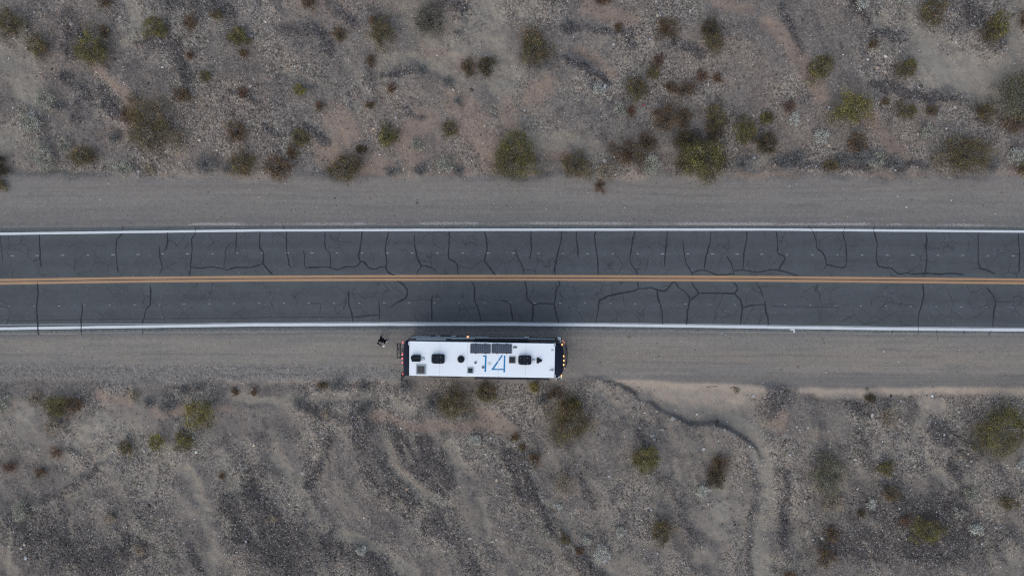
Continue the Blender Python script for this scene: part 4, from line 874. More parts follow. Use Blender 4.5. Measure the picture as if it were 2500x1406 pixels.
# ---------------------------------------------------------------- shrubs, each one a thing
def A_(*a): return np.array(a, float)
KIND = { # leaf colours, stem colour, leaf density, bare branches, leaf size, height
 'G': ([A_(.100,.092,.030),A_(.070,.064,.026),A_(.125,.108,.036),A_(.060,.050,.030)], A_(.17,.155,.135), 1.4, 1.0, .030, .75),
 'O': ([A_(.086,.070,.032),A_(.060,.048,.028),A_(.105,.088,.036),A_(.075,.050,.032)], A_(.15,.135,.12), 1.15, 1.2, .028, .72),
 'B': ([A_(.085,.055,.030),A_(.060,.042,.028),A_(.105,.068,.036)], A_(.10,.082,.070), .85, 1.8, .026, .65),
 'D': ([A_(.050,.038,.022),A_(.036,.030,.018),A_(.070,.052,.024)], A_(.09,.08,.07), 1.3, 1.1, .028, .7),
 'R': ([A_(.095,.052,.034),A_(.070,.042,.032),A_(.11,.066,.040)], A_(.12,.09,.07), .8, 1.2, .026, .6),
 'Y': ([A_(.125,.112,.030),A_(.090,.080,.026),A_(.150,.130,.040)], A_(.18,.16,.13), 1.0, .9, .030, .75),
 'P': ([A_(.21,.21,.175),A_(.145,.15,.13),A_(.27,.26,.22)], A_(.30,.29,.26), 1.2, 1.0, .026, .55),
 'W': ([A_(.40,.39,.34),A_(.30,.30,.27),A_(.22,.22,.2)], A_(.40,.39,.35), 1.2, .8, .030, .55),
 'T': ([A_(.185,.150,.112),A_(.140,.112,.085),A_(.22,.18,.135)], A_(.22,.19,.16), .75, 1.2, .026, .55),
 'N': ([A_(.085,.076,.062),A_(.062,.056,.048),A_(.11,.10,.085)], A_(.13,.12,.10), 1.2, 1.8, .026, .65),
 'H': ([A_(.092,.090,.060),A_(.070,.070,.046),A_(.115,.108,.070),A_(.075,.066,.050)], A_(.24,.23,.21), 1.1, 1.7, .030, .6),
 'S': ([A_(.090,.092,.095),A_(.130,.130,.128),A_(.062,.062,.066)], A_(.19,.185,.18), .55, 2.0, .024, .6)}
m_twig = vcol_mat('twig', .9, .15, 30)
def shrub(px, py, rx, ry, kind, label, seed, group):
    rg_ = np.random.RandomState(seed); X, Y, Z = G3(px, py); a_, b_ = rx*1.1/31.6, ry*1.1/31.6; r = (a_+b_)/2
    cols, stc, dn, bare, ls, hk = KIND[kind]; h = min(1.9, r*hk*1.15+.08)
    name = {'G':'creosote_bush','O':'creosote_bush','Y':'creosote_bush','D':'creosote_bush','B':'dry_bush','R':'dry_bush','T':'dry_bush','P':'pale_bush','W':'pale_bush','S':'twiggy_bush','H':'creosote_bush','N':'twiggy_bush'}[kind]
    root = empty(name, (X, Y, Z-.02), 0)
    tag(root, label, 'shrub', group)
    ph_ = rg_.uniform(0, 6.28, 5); am = rg_.uniform(.06, .19, 5)
    def rim(t): return 1+sum(am[k]*np.sin((k+2)*t+ph_[k]) for k in range(5))
    # stems: each an arching chain with forks
    ns = int(np.clip(10+r*13*bare, 8, 40)); tips = []; SV = []; SF = []; SC_ = []
    def tube(p, q, r0, r1):
        d = q-p; l = np.linalg.norm(d)+1e-6; d /= l; u = np.cross(d, A_(.3,.2,1)); u /= np.linalg.norm(u)+1e-6; w = np.cross(d, u); n0 = len(SV)
        for c_, rr in ((p, r0), (q, r1)):
            for k in range(3): SV.append(c_+rr*(u*math.cos(2.094*k)+w*math.sin(2.094*k)))
        for k in range(3): SF.append((n0+k, n0+(k+1)%3, n0+3+(k+1)%3, n0+3+k))
        cc_ = stc*rg_.uniform(.7, 1.3)
        for k in range(6): SC_.append(cc_)
    cores = []
    for i in range(ns):
        t = 6.283*i/ns+rg_.normal(0, .2); k = rim(t)*rg_.uniform(.7, 1.05); e = rg_.uniform(.15, 1.0)
        end = A_(a_*k*math.cos(t)*(1-.45*e), b_*k*math.sin(t)*(1-.45*e), h*(.35+.65*e)); p0 = A_(rg_.normal(0,.05)*r, rg_.normal(0,.05)*r, 0)
        mid = p0+(end-p0)*.5+A_(0,0,h*.16)+rg_.normal(0, .05*r, 3); r0 = .016+.011*r
        tube(p0, mid, r0, r0*.7); tube(mid, end, r0*.7, r0*.3); tips += [end, mid+(end-mid)*.5]
        for _ in range(4):
            s_ = mid+(end-mid)*rg_.uniform(0, .7); d = (end-mid)*rg_.uniform(.5, .8); an = rg_.choice([-1,1])*rg_.uniform(.4, .9)
            q = s_+A_(d[0]*math.cos(an)-d[1]*math.sin(an), d[0]*math.sin(an)+d[1]*math.cos(an), abs(d[2])*.6+.03); tube(s_, q, r0*.5, r0*.2); tips.append(q)
    mesh_np('branches', np.array(SV), np.array(SF), m_twig, root, col=np.array(SC_))
    # foliage: clumps near the branch ends, uneven, with gaps
    tips = np.array(tips); keep = rg_.rand(len(tips)) < (.88 if dn > .7 else .7); tips = tips[keep]
    ncl = len(tips); n = int(np.clip(1500*a_*b_*dn+150, 130, 11000)); ci = rg_.randint(0, ncl, n)
    sg = (.11*r+.03)*rg_.uniform(.55, 1.3, ncl)[ci][:, None]
    pos = tips[ci]+rg_.normal(0, 1, (n, 3))*sg*A_(1,1,.6); cn = int(n*.09)
    pos[:cn] = rg_.normal(0, 1, (cn, 3))*A_(.33*a_,.33*b_,.22*h)+A_(0,0,h*.45)
    pos[:, 2] = np.clip(pos[:, 2], .015, h*1.25)
    tilt = rg_.uniform(0, 6.283, n); u = np.stack([np.cos(tilt), np.sin(tilt), rg_.uniform(-.5,.8,n)], 1); w = np.stack([-np.sin(tilt), np.cos(tilt), rg_.uniform(-.6,.6,n)], 1)
    L_ = ls*1.7*rg_.uniform(.8, 2.4, n)[:, None]; Wd = ls*1.25*rg_.uniform(.35, .8, n)[:, None]
    V = np.stack([pos-w*Wd, pos+w*Wd, pos+u*L_+w*Wd*.3], 1).reshape(-1, 3)
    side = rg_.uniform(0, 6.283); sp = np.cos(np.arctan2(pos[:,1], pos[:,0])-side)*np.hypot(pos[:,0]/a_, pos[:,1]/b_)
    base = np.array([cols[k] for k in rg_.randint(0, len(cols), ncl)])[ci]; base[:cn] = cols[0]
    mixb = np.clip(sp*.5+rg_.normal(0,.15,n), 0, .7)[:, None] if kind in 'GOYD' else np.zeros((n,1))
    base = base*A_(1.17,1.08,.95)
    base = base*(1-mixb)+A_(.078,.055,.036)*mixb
    base = base*np.exp(rg_.normal(0, .36, ncl))[ci][:, None]*np.exp(rg_.normal(0, .3, n))[:, None]
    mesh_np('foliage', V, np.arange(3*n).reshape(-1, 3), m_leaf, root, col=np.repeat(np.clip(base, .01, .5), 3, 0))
    return root
SH = [
(38, 65, 36, 34, 'O', 'large olive bush with pale bare branches near the top left corner'),
(104, 119, 27, 28, 'O', 'round brown olive bush just below the pair at the top left corner'),
(240, 130, 42, 38, 'G', 'broad olive green bush on dark gravel in the upper left'),
(258, 82, 13, 17, 'B', 'small brown bush touching the top of the broad olive green one'),
(262, 8, 17, 16, 'B', 'brown bush cut by the top edge beside the narrow pale wash'),
(388, 70, 27, 24, 'G', 'bright olive green bush right of the narrow pale wash at the top left'),
(470, 58, 19, 20, 'B', 'sparse brown bush right of the bright olive green one at the top left'),
(533, 40, 13, 12, 'O', 'small faint olive bush beside the broad bare sand patch at the top left'),
(466, 137, 9, 11, 'R', 'tiny rust red bush in dark gravel at the upper left'),
(505, 190, 15, 13, 'O', 'small olive brown bush below the tiny rust red one'),
(588, 94, 25, 24, 'G', 'olive green bush at the left foot of the dark gravel mound'),
(596, 133, 12, 12, 'B', 'small brown bush hanging below the olive one by the gravel mound'),
(451, 234, 24, 22, 'B', 'wide sparse brown bush in the middle of the upper left gravel'),
(596, 228, 14, 13, 'R', 'small reddish brown bush with a pale scrape on its left'),
(118, 244, 23, 24, 'P', 'pale grey green bush beside the left hand wash'),
(146, 262, 14, 14, 'S', 'small grey twiggy bush touching the pale green one by the left wash'),
(84, 303, 25, 28, 'P', 'pale bush with sandy coloured left side near the left edge'),
(116, 385, 22, 38, 'P', 'tall narrow pale bush near the left end of the upper shoulder'),
(163, 358, 16, 18, 'P', 'grey green bush leaning on the dark olive bush above the shoulder'),
(213, 384, 35, 26, 'O', 'wide dark olive bush near the left end above the shoulder'),
(388, 315, 60, 60, 'O', 'very large olive bush with grey branches in the upper left'),
(318, 285, 21, 20, 'B', 'brown bush touching the left side of the very large olive one'),
(322, 243, 17, 15, 'T', 'pale straw coloured bush above the very large olive one'),
(322, 335, 10, 12, 'T', 'small tan tuft at the lower left of the very large olive bush'),
(285, 338, 16, 16, 'S', 'faint grey twiggy bush left of the small tan tuft'),
(585, 325, 29, 28, 'B', 'sparse purple brown bush midway between two large olive bushes upper left'),
(601, 403, 34, 33, 'O', 'olive brown bush with pale twigs on the upper shoulder edge'),
(507, 403, 27, 24, 'S', 'grey twiggy bush left of the olive brown one on the upper shoulder edge'),
(558, 412, 14, 14, 'S', 'small dark grey bush squeezed between two bushes on the shoulder edge'),
(305, 412, 22, 16, 'P', 'low pale bush on the shoulder edge under the very large olive bush'),
(368, 415, 16, 14, 'T', 'low tan bush beside white stones on the upper shoulder edge'),
(4, 408, 24, 30, 'D', 'dark brown bush cut by the left edge above the shoulder'),
(8, 452, 15, 14, 'O', 'small olive bush cut by the left edge on the upper shoulder'),
(688, 412, 36, 34, 'B', 'large grey brown bush touching the upper shoulder left of centre'),
(738, 343, 25, 26, 'O', 'olive brown bush beside the dark rill left of centre'),
(716, 374, 15, 15, 'B', 'small brown bush joined below the olive brown one at the rill'),
(735, 223, 17, 15, 'Y', 'small yellow green bush on grey gravel left of centre'),
(783, 260, 13, 12, 'R', 'small rust brown bush right of the yellow green one'),
(831, 87, 17, 18, 'B', 'small brown bush at the right foot of the dark gravel mound'),
(755, 8, 18, 19, 'B', 'olive brown bush cut by the top edge above the dark gravel mound'),
(936, 86, 33, 35, 'O', 'big olive brown bush at the edge of the broad pale sand top centre'),
(912, 52, 10, 10, 'R', 'tiny dark red bush at the top of the big olive brown one'),
(1050, 60, 44, 46, 'N', 'large round grey bush radiating on pale sand at the top'),
(907, 151, 13, 13, 'B', 'small brown bush below the big olive brown one top centre'),
(1030, 176, 13, 16, 'S', 'small grey bush on pale sand below the large round grey one'),
(956, 218, 12, 13, 'R', 'tiny faint rust bush on sand above the centre'),
(1098, 202, 14, 15, 'S', 'small grey bush in the sandy dip above the centre'),
(1118, 250, 10, 11, 'S', 'tiny grey bush below the small grey one in the sandy dip'),
(1144, 168, 23, 22, 'B', 'light brown left bush of the close pair above the centre'),
(1187, 166, 20, 25, 'D', 'dark brown right bush of the close pair above the centre'),
(951, 336, 25, 26, 'G', 'dark olive bush with a dense heart on pinkish sand'),
(884, 366, 17, 10, 'D', 'low dark brown bush lying sideways on pinkish sand'),
(852, 411, 50, 32, 'O', 'wide olive brown bush spreading along the upper shoulder edge'),
(1100, 318, 19, 21, 'O', 'olive brown bush beside a grey rock on pinkish sand'),
(1018, 355, 15, 14, 'P', 'small pale green bush beside the dense dark olive bush'),
(905, 258, 12, 10, 'B', 'tiny faint brown bush in gravel above the dense dark olive one'),
(1088, 402, 20, 24, 'P', 'pale grey bush with a straw top near the shoulder at centre'),
(1027, 417, 16, 14, 'S', 'low grey bush near the shoulder left of the pale one at centre'),
(958, 420, 20, 11, 'S', 'low dark grey bush right of the wide olive brown one'),
(1120, 418, 14, 14, 'S', 'small dark twiggy bush right of the pale grey one at centre'),
(1258, 387, 60, 50, 'G', 'very large olive green bush above the road at the centre'),
(1305, 126, 40, 42, 'O', 'large radiating olive bush beside the pit top centre right'),
(1290, 85, 26, 22, 'T', 'faint straw coloured bush behind the large radiating olive one'),
(1404, 407, 38, 33, 'O', 'round brown olive bush right of the very large one at centre'),
(1476, 420, 26, 24, 'T', 'tan and olive straggly bush reaching onto the upper shoulder'),
(1463, 455, 13, 17, 'R', 'orange brown bush lying furthest onto the upper shoulder'),
(1530, 378, 44, 40, 'B', 'large purple brown twiggy bush above the upper shoulder'),
(1585, 405, 26, 27, 'P', 'grey green bush beside the large purple brown twiggy one'),
(1580, 350, 26, 26, 'B', 'dark sparse bush behind the large purple brown twiggy one'),
(1712, 392, 56, 46, 'G', 'largest bright green bush above the upper shoulder'),
(1672, 345, 32, 27, 'D', 'dark grey brown bush behind the bright green one'),
(1668, 400, 26, 24, 'O', 'olive bush on the left flank of the bright green one'),
(1736, 425, 30, 18, 'T', 'straw coloured skirt bush below the bright green one'),
(1622, 292, 35, 38, 'B', 'large brown twiggy bush up from the bright green one'),
(1668, 290, 20, 24, 'B', 'faint brown bush right of the large brown twiggy one'),
(1742, 290, 30, 33, 'O', 'brown olive bush above the bright green one'),
(1742, 325, 20, 22, 'D', 'dark brown bush directly above the bright green one'),
(1732, 74, 22, 22, 'D', 'very dark round bush upper half of a stacked pair'),
(1741, 110, 23, 28, 'O', 'olive brown bush lower half of a stacked pair'),
(1624, 74, 34, 26, 'B', 'wide brown olive bush in stony ground upper right of centre'),
(1508, 70, 10, 12, 'B', 'tiny brown bush on the rim above the pit'),
(1553, 222, 29, 30, 'O', 'olive brown bush above a red wrapper'),
(1540, 272, 11, 14, 'R', 'small rust bush left of a red wrapper'),
(1606, 150, 15, 14, 'R', 'small reddish brown bush in stony ground right of the pit'),
(1592, 180, 18, 18, 'O', 'faint olive bush below the small reddish brown one'),
(1668, 222, 30, 20, 'B', 'wide purple brown bush in the stony upper right'),
(1632, 214, 16, 14, 'B', 'small brown bush joined to the wide purple brown one'),
(1711, 188, 16, 15, 'R', 'left of two small rusty bushes in stony upper right'),
(1749, 193, 11, 12, 'R', 'right of two small rusty bushes in stony upper right'),
(1460, 222, 13, 14, 'W', 'white leafless bush on smooth gravel right of centre'),
(1510, 272, 15, 15, 'P', 'pale grey green bush near the rust bush right of centre'),
(1470, 5, 20, 9, 'R', 'rusty bush cut by the top edge above the pit'),
(1812, 322, 31, 30, 'G', 'left olive green bush of a touching group above the shoulder'),
(1864, 352, 30, 30, 'D', 'dark olive right bush of a touching group above the shoulder'),
(1868, 290, 17, 16, 'G', 'small olive bush above the touching group'),
(1925, 262, 15, 14, 'R', 'small rust bush standing above a white one'),
(1936, 292, 13, 14, 'W', 'small white leafless bush just below a rust one'),
(2266, 36, 36, 34, 'O', 'large dark olive bush at the top right on pale ground'),
(2408, 82, 24, 28, 'O', 'brown olive left half of the bush by the top right corner'),
(2430, 66, 24, 30, 'Y', 'bright yellow green bush near the top right corner'),
(2496, 52, 14, 26, 'B', 'brown bush cut by the right edge near the top'),
(2000, 168, 28, 27, 'G', 'olive bush at the foot of a straight rill upper right'),
(1985, 198, 20, 18, 'T', 'faint reddish straw bush below the olive one at the rill foot'),
(2201, 176, 24, 22, 'O', 'olive brown bush beside the large pale clearing'),
(2217, 158, 15, 14, 'Y', 'yellow green bush touching the pale clearing'),
(2128, 110, 12, 12, 'B', 'small brown bush between two dark gravel arcs upper right'),
(2070, 272, 46, 42, 'Y', 'large yellow green bush in the upper right'),
(2030, 290, 24, 24, 'T', 'faint straw bush behind the large yellow green one'),
(1999, 335, 17, 17, 'W', 'pale white green bush left below the large yellow green one'),
(2087, 350, 28, 26, 'B', 'rusty brown bush right below the large yellow green one'),
(2204, 276, 20, 20, 'O', 'brown olive bush below the dark gravel arc upper right'),
(2224, 268, 9, 10, 'Y', 'tiny yellow bush beside the brown olive one upper right'),
(2268, 272, 18, 14, 'B', 'low brown bush right of the tiny yellow one'),
(2158, 250, 10, 9, 'B', 'tiny brown bush on the dark gravel arc upper right'),
(2258, 326, 20, 19, 'P', 'pale grey green bush in the right upper gravel'),
(2396, 275, 24, 24, 'O', 'brown olive bush leaning on the huge grey one at the right edge'),
(2482, 238, 74, 70, 'H', 'huge grey green radiating bush cut by the right edge'),
(2470, 300, 40, 26, 'B', 'dark twiggy bush under the huge one at the right edge'),
(2340, 382, 58, 48, 'O', 'very large olive brown bush above the right shoulder'),
(2290, 395, 24, 24, 'T', 'rusty straw bush on the left flank of the very large right one'),
(2023, 406, 20, 18, 'O', 'olive brown bush on the right end of the upper shoulder edge'),
(1945, 385, 18, 17, 'S', 'round grey bush above the shoulder right of the dark olive group'),
(1912, 400, 26, 20, 'S', 'wide grey bush on the shoulder right of the dark olive group'),
(1812, 405, 34, 18, 'S', 'low dark grey scrub right of the bright green bush'),
(2050, 392, 20, 20, 'S', 'grey bush behind the small olive brown one at the right shoulder'),
(2095, 390, 36, 20, 'S', 'long dark grey bush lying along the right shoulder edge'),
(2135, 393, 24, 20, 'P', 'pale top of the grey hedge on the right shoulder edge'),
(2180, 400, 24, 18, 'S', 'grey bush ending the hedge on the right shoulder edge'),
(2472, 384, 19, 19, 'W', 'pale whitish bush near the right edge of the shoulder'),
(2415, 405, 20, 20, 'S', 'bluish grey twiggy bush beside the very large right one'),
(2492, 412, 20, 20, 'O', 'olive brown bush cut by the right edge at the shoulder'),
(2103, 10, 15, 14, 'W', 'white leafless bush cut by the top edge in the upper right'),
(2200, 8, 14, 10, 'P', 'faint pale bush cut by the top edge left of the dark olive one'),
(148, 988, 29, 29, 'G', 'olive green bush below the lower shoulder at the far left'),
(192, 985, 27, 25, 'B', 'grey brown twiggy right half beside the far left olive bush'),
(91, 970, 19, 18, 'T', 'pale straw bush left of the far left olive bush'),
(7, 985, 26, 26, 'P', 'grey green bush cut by the left edge below the road'),
(138, 1038, 26, 18, 'T', 'pale dried bush below the far left olive bush'),
(497, 1008, 38, 40, 'Y', 'large olive yellow bush on the left below the road'),
(390, 1075, 20, 26, 'Y', 'bright yellow green bush in the trio left below the road'),
(456, 1074, 22, 23, 'G', 'dull olive bush right of the bright yellow green one'),
(315, 1090, 17, 19, 'O', 'olive brown bush left of the bright yellow green one'),
(143, 1103, 16, 15, 'R', 'small rusty bush between white stones on the far left'),
(30, 1138, 18, 17, 'R', 'small rust bush close to the left edge below the road'),
(103, 1150, 15, 14, 'B', 'small brown bush right of the one close to the left edge'),
(60, 1242, 26, 26, 'P', 'round pale grey green bush low on the left edge'),
(451, 951, 17, 13, 'S', 'small dark grey bush below the left lower shoulder'),
(488, 943, 16, 13, 'S', 'pale twiggy bush right of the small dark grey one'),
(330, 965, 13, 14, 'T', 'small straw tuft below the left lower shoulder'),
(368, 982, 12, 14, 'S', 'tiny grey tuft right of the small straw one'),
(415, 990, 23, 20, 'S', 'faint grey bush left of the large olive yellow one'),
(577, 956, 11, 9, 'B', 'tiny brown tuft right above the large olive yellow one'),
(622, 957, 8, 10, 'R', 'tiny rust tuft on sand below the lower shoulder'),
(826, 938, 23, 20, 'S', 'pale grey twiggy bush left of the coach rear'),
(789, 940, 12, 9, 'B', 'tiny brown tuft touching the pale grey twiggy one'),
(889, 942, 17, 15, 'S', 'small grey bush below the person standing behind the coach'),
(892, 998, 22, 19, 'S', 'pale grey bush two steps below the small one behind the coach'),
(735, 984, 17, 17, 'S', 'faint grey bush on sand left below the coach rear'),
(795, 1008, 10, 12, 'T', 'tiny straw tuft left of the pale grey bush'),
(993, 941, 26, 17, 'S', 'grey brown low bush under the rear corner of the coach'),
(1112, 980, 46, 38, 'O', 'large olive brown bush below the middle of the coach'),
(1058, 983, 24, 26, 'S', 'grey bare bush on the left of the large olive brown one'),
(1187, 955, 30, 29, 'O', 'olive bush close to the coach awning'),
(1304, 944, 14, 14, 'Y', 'small green bush by a black stick beside the coach front'),
(1385, 1020, 56, 56, 'O', 'very large bush with bare branches below the coach front'),
(1392, 985, 30, 30, 'G', 'green upper part of the bush below the coach front'),
(1324, 975, 22, 17, 'S', 'dark twiggy bush on the left of the very large one below the coach'),
(1355, 958, 20, 16, 'B', 'brown twiggy bush between the coach front and the very large bush'),
(1257, 1065, 14, 10, 'B', 'low brown tuft left of the very large bush below the coach'),
(1275, 1090, 8, 8, 'O', 'tiny olive tuft down left of the very large bush'),
(1305, 1116, 17, 16, 'B', 'small rusty brown bush below the very large one'),
(1378, 1178, 27, 27, 'T', 'faint straw brown bush above the diagonal wash'),
(1571, 1112, 36, 37, 'G', 'round olive bush in stony ground right below the coach'),
(1752, 1128, 28, 26, 'B', 'brown bush under the end of the gully'),
(1745, 1160, 22, 30, 'D', 'dark left side bush hanging below the brown one under the gully'),
(1713, 1195, 17, 16, 'W', 'whitish leafless bush near the brown one under the gully'),
(1613, 1290, 26, 38, 'O', 'tall dark olive bush low right of centre'),
(1381, 1313, 13, 13, 'O', 'small olive brown bush in the diagonal wash'),
(1415, 1342, 11, 10, 'B', 'tiny dark tuft in the diagonal wash below the small olive one'),
(1467, 1347, 24, 20, 'W', 'wide pale straw bush at the edge of the diagonal wash'),
(1513, 1296, 12, 14, 'W', 'small whitish bush up from the wide pale straw one'),
(1365, 1235, 9, 9, 'W', 'tiny white bush on the upper bank of the diagonal wash'),
(1432, 1318, 9, 12, 'W', 'narrow whitish tuft up from the wide pale straw bush'),
(1330, 1300, 14, 12, 'P', 'pale tuft on dark gravel left of the diagonal wash'),
(2012, 1150, 48, 50, 'H', 'large radiating olive brown bush lower right'),
(2028, 1225, 25, 24, 'T', 'pale straw bush below the large radiating one lower right'),
(2422, 1043, 64, 62, 'G', 'huge dense olive green bush at the lower right'),
(2158, 1138, 20, 21, 'G', 'small bright olive bush in the lower right gravel'),
(2172, 1201, 24, 20, 'O', 'dark olive brown bush under the small bright one lower right'),
(2166, 1012, 22, 27, 'T', 'upright straw coloured bush below the tan bank'),
(2252, 1286, 38, 32, 'G', 'wide olive green bush near the bottom right'),
(2206, 1268, 14, 14, 'R', 'rusty tuft on the left of the wide olive green bush'),
(2452, 1224, 23, 21, 'O', 'round olive bush close to the right edge lower down'),
(2124, 1226, 13, 13, 'W', 'white leafless bush right of the pale straw one lower right'),
(2025, 1298, 20, 22, 'B', 'faint brown bush in the lower right above a darker one'),
(2010, 1352, 26, 28, 'B', 'dark rusty brown bush near the bottom at the right'),
(2100, 1250, 10, 10, 'D', 'tiny dark bush below the white leafless one lower right'),
(2365, 1202, 20, 18, 'P', 'pale green bush left of the round olive one near the right edge'),
(2378, 1288, 22, 14, 'W', 'low pale bush below the round olive one near the right edge'),
(2490, 1136, 15, 15, 'W', 'pale dry bush cut by the right edge under the huge dense one'),
(2340, 1250, 16, 12, 'P', 'faint pale tuft above the low pale bush near the right edge'),
(1925, 1400, 24, 10, 'B', 'low brown bush cut by the bottom edge at the right'),
(2122, 970, 15, 9, 'D', 'dark twisted bush on the tan bank at the right'),
(1796, 953, 7, 7, 'T', 'tiny brown tuft in the tan bank by the forked stick'),
(882, 1342, 12, 12, 'W', 'small pale tuft on dark ground near the bottom centre'),
(545, 1160, 9, 8, 'B', 'tiny brown tuft beside pale sand at the lower left'),
(670, 1265, 8, 8, 'T', 'tiny straw tuft at the lower left of centre'),
(275, 1262, 14, 12, 'T', 'low straw tuft in the lower left gravel'),
(345, 1340, 16, 14, 'T', 'low straw tuft near the bottom at the left'),
(1160, 1070, 14, 13, 'W', 'pale dead bush in gravel below the coach middle'),
]
for i, (px, py, rx, ry, kd, lb) in enumerate(SH):
    shrub(px, py, rx, ry, kd, lb, 100+i, 'desert shrubs above the road' if py < 600 else 'desert shrubs below the road')

# ---------------------------------------------------------------- single rocks that stand out
RK = [
(1089, 278, 11, 'g', 'pale grey boulder beside the sandy dip above the centre'),
(1183, 307, 9, 'w', 'white angular rock on pinkish sand above the centre'),
(1058, 241, 7, 'g', 'grey rock at the end of the dark gravel arc above centre'),
(1188, 136, 9, 'g', 'pale flat rock above the dark bush of the close pair'),
(1477, 392, 14, 'w', 'flat pale rock between two bushes near the upper shoulder'),
(1400, 91, 7, 'w', 'small white rock on the gravel above the pit'),
(2024, 263, 8, 'w', 'white rock left of the large yellow green bush'),
(1905, 90, 6, 'w', 'white pebble beside the straight rill upper right'),
(2133, 78, 6, 'w', 'whitish rock in the dark gravel arc upper right'),
(338, 419, 11, 'w', 'cluster rock white at the upper shoulder on the left'),
(471, 268, 8, 'g', 'grey rock in the upper left gravel above the purple brown bush'),
(654, 74, 12, 'g', 'pale rounded rock at the left of the dark gravel mound'),
(1506, 978, 13, 't', 'tan square rock alone on smooth ground left of the gully'),
(1643, 1022, 16, 'g', 'long pale slab standing on the gully edge'),
(1604, 1003, 10, 't', 'tan rock on the gully rim'),
(1617, 1048, 12, 'g', 'triangular pale rock below the long slab'),
(1593, 1063, 13, 'g', 'pale slab above the round olive bush'),
(1596, 1072, 12, 'g', 'second pale slab touching the round olive bush from above'),
(1718, 1096, 11, 'w', 'white oblong rock above the dark bush under the gully'),
(1776, 1028, 8, 'w', 'white oval rock on the gully floor'),
(1769, 1049, 9, 'g', 'grey rock at the lower end of the gully'),
(1839, 1031, 8, 'g', 'grey flat rock in the wash right of the gully'),
(1861, 1093, 11, 'g', 'grey rock with a dark foot in the wash bend'),
(1841, 1167, 11, 'g', 'rounded pale rock beside the dark rill'),
(1626, 1218, 9, 'g', 'pale rock in stony ground above the tall dark olive bush'),
(1729, 1229, 8, 'w', 'white rock below the whitish leafless bush'),
(1378, 1211, 6, 'w', 'small white rock below the faint straw brown bush'),
(1945, 1041, 9, 'w', 'bright white rock left one of a pair below the rocky lump'),
(1952, 1049, 8, 'w', 'bright white rock right one of a pair below the rocky lump'),
(1973, 1043, 7, 'w', 'white rock right of the bright pair below the rocky lump'),
(2017, 908, 8, 't', 'tan rock lying on the lower right shoulder'),
(2088, 1121, 11, 'w', 'pale oblong rock right of the large radiating bush'),
(2233, 1136, 13, 't', 'broad tan rock in the lower right gravel'),
(2371, 1125, 11, 'g', 'grey square rock under the huge dense bush'),
(2305, 1061, 8, 'w', 'pale rock left of the huge dense bush'),
(2129, 1013, 12, 'w', 'pale rock left of the upright straw bush'),
(2007, 1313, 10, 'w', 'pale rock above the dark rusty bush near the bottom'),
(1949, 1260, 7, 'w', 'small white rock beside the pale right hand wash'),
(2371, 1262, 8, 'w', 'white oval rock above the low pale bush near the right edge'),
(1920, 1085, 9, 't', 'tan rock at the rim of the right hand wash'),
(1935, 1156, 9, 'g', 'pale rock at the left of the large radiating bush'),
(2094, 1192, 10, 'w', 'greenish white rock above the white leafless bush lower right'),
(131, 1076, 8, 'w', 'white rock above the small rusty bush far left'),
(275, 1102, 8, 'w', 'white rock at the head of the pale diagonal strip lower left'),
(475, 1267, 9, 'w', 'pale rock in the lower left gravel'),
(160, 1143, 7, 'w', 'whitish rock right of the small brown bush far left'),
(1838, 966, 11, 'w', 'white rock on the rocky lump beside the tan bank'),
(820, 913, 6, 't', 'tan stone on the gravel strip behind the coach'),
(305, 905, 5, 'w', 'tiny white stone on the left gravel strip below the road'),
]
m_rock = vcol_mat('pale_rock', .85, .3, 12)
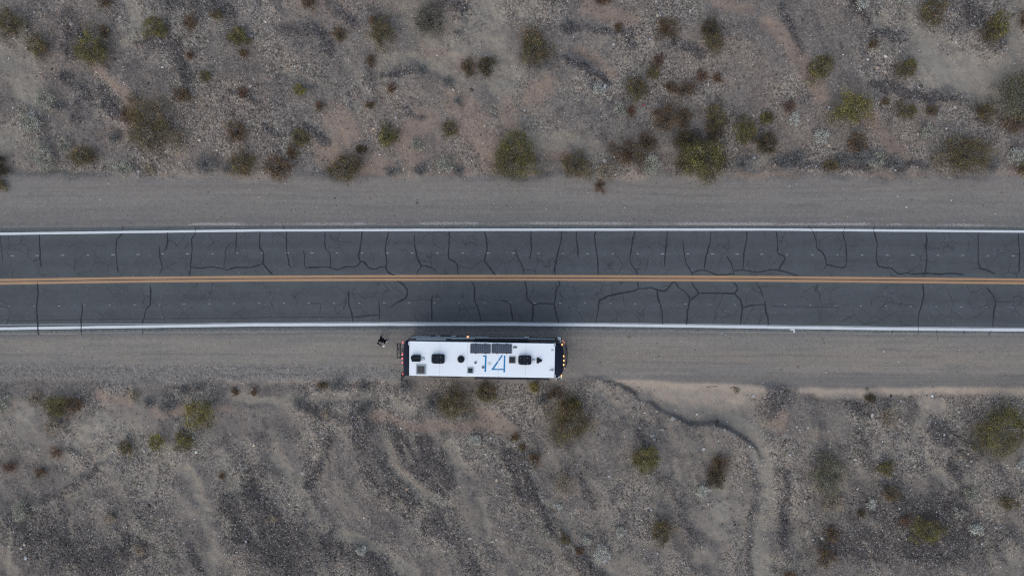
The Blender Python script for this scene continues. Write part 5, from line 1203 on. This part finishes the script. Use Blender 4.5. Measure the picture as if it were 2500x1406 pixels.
for i, (px, py, sz, c_, lb) in enumerate(RK):
    rg_ = np.random.RandomState(900+i); X, Y, Z = G3(px, py); bmh = MB(); s = sz*.88/31.6/2
    n = 7; rr0 = rg_.uniform(.62, 1.25, n); an = rg_.uniform(0, 3); st_ = rg_.uniform(.6, .9); rl_ = []
    for k, zz in ((.85,-.15),(1.0,.12),(.85,.34),(.5,.46)):
        rl_.append([(s*k*rr0[j]*math.cos(6.283*j/n)*math.cos(an)-s*st_*k*rr0[j]*math.sin(6.283*j/n)*math.sin(an)+rg_.normal(0,.04)*s, s*k*rr0[j]*math.cos(6.283*j/n)*math.sin(an)+s*st_*k*rr0[j]*math.sin(6.283*j/n)*math.cos(an)+rg_.normal(0,.04)*s, s*zz+rg_.normal(0,.06)*s) for j in range(n)])
    bmh.loft(rl_); o = bmh.build('rock', m_rock, None); o.location = (X, Y, Z+.01)
    cc_ = {'w':A_(.40,.37,.335),'g':A_(.29,.265,.235),'t':A_(.34,.27,.20),'d':A_(.09,.085,.085)}[c_]
    at = o.data.color_attributes.new('Col', 'FLOAT_COLOR', 'POINT')
    for v_ in at.data: v_.color = (*(cc_*rg_.uniform(.85, 1.1)), 1)
    tag(o, lb, 'rock', 'rocks that stand out from the gravel')
# small things lying about
X, Y, Z = G3(1571, 257.5); mb = MB(); rs = random.Random(3)
g_ = [[(.035*i+rs.uniform(-.01,.01)-.09, .03*j+rs.uniform(-.01,.01)-.05, .03+rs.uniform(0,.05)) for i in range(6)] for j in range(4)]
V = [p for r_ in g_ for p in r_]; Fs = [(j*6+i, j*6+i+1, (j+1)*6+i+1, (j+1)*6+i) for j in range(3) for i in range(5)]; mb.add(V, Fs)
o = mb.build('litter', simple('red_wrapper', (.42,.05,.06), .5), None); o.location = (X, Y, Z+.02); tag(o, 'crumpled red wrapper lying among dry bushes above the road', 'litter')
X, Y, Z = G3(1959, 1020); mb = MB(); pp = [(-.28,.0,.03),(-.1,-.05,.05),(.1,-.04,.05),(.28,.03,.03)]
for k in range(3): mb.bar(pp[k], pp[k+1], .035-.007*k, 7, .03-.007*k)
o = mb.build('driftwood', simple('bleached_wood', (.36,.33,.29), .8), None); o.location = (X, Y, Z); tag(o, 'bleached piece of driftwood curving over the gravel below the rocky lump', 'wood')
def stick(pxs, lb, c, r0, name='fallen_stick'):
    q = [G3(*p) for p in pxs]; X, Y, Z = q[0]; m = MB()
    for k in range(len(q)-1): m.bar((q[k][0]-X, q[k][1]-Y, q[k][2]-Z+.04), (q[k+1][0]-X, q[k+1][1]-Y, q[k+1][2]-Z+.04), r0, 6, r0*.8)
    o = m.build(name, simple('stick_bark', c, .9), None); o.location = (X, Y, Z); tag(o, lb, 'stick')
stick([(1725,945),(1735,943.5),(1750,943)], 'thin dark stick lying flat on the tan sandy bank', (.05,.045,.04), .018)
stick([(1782,948),(1790,944.5),(1796,946),(1797,956)], 'forked dark stick arching over the tan sandy bank', (.05,.045,.04), .02)
stick([(1311,928),(1312.5,934),(1313.5,940)], 'black stick lying in the dirt beside the coach awning', (.02,.02,.02), .025)
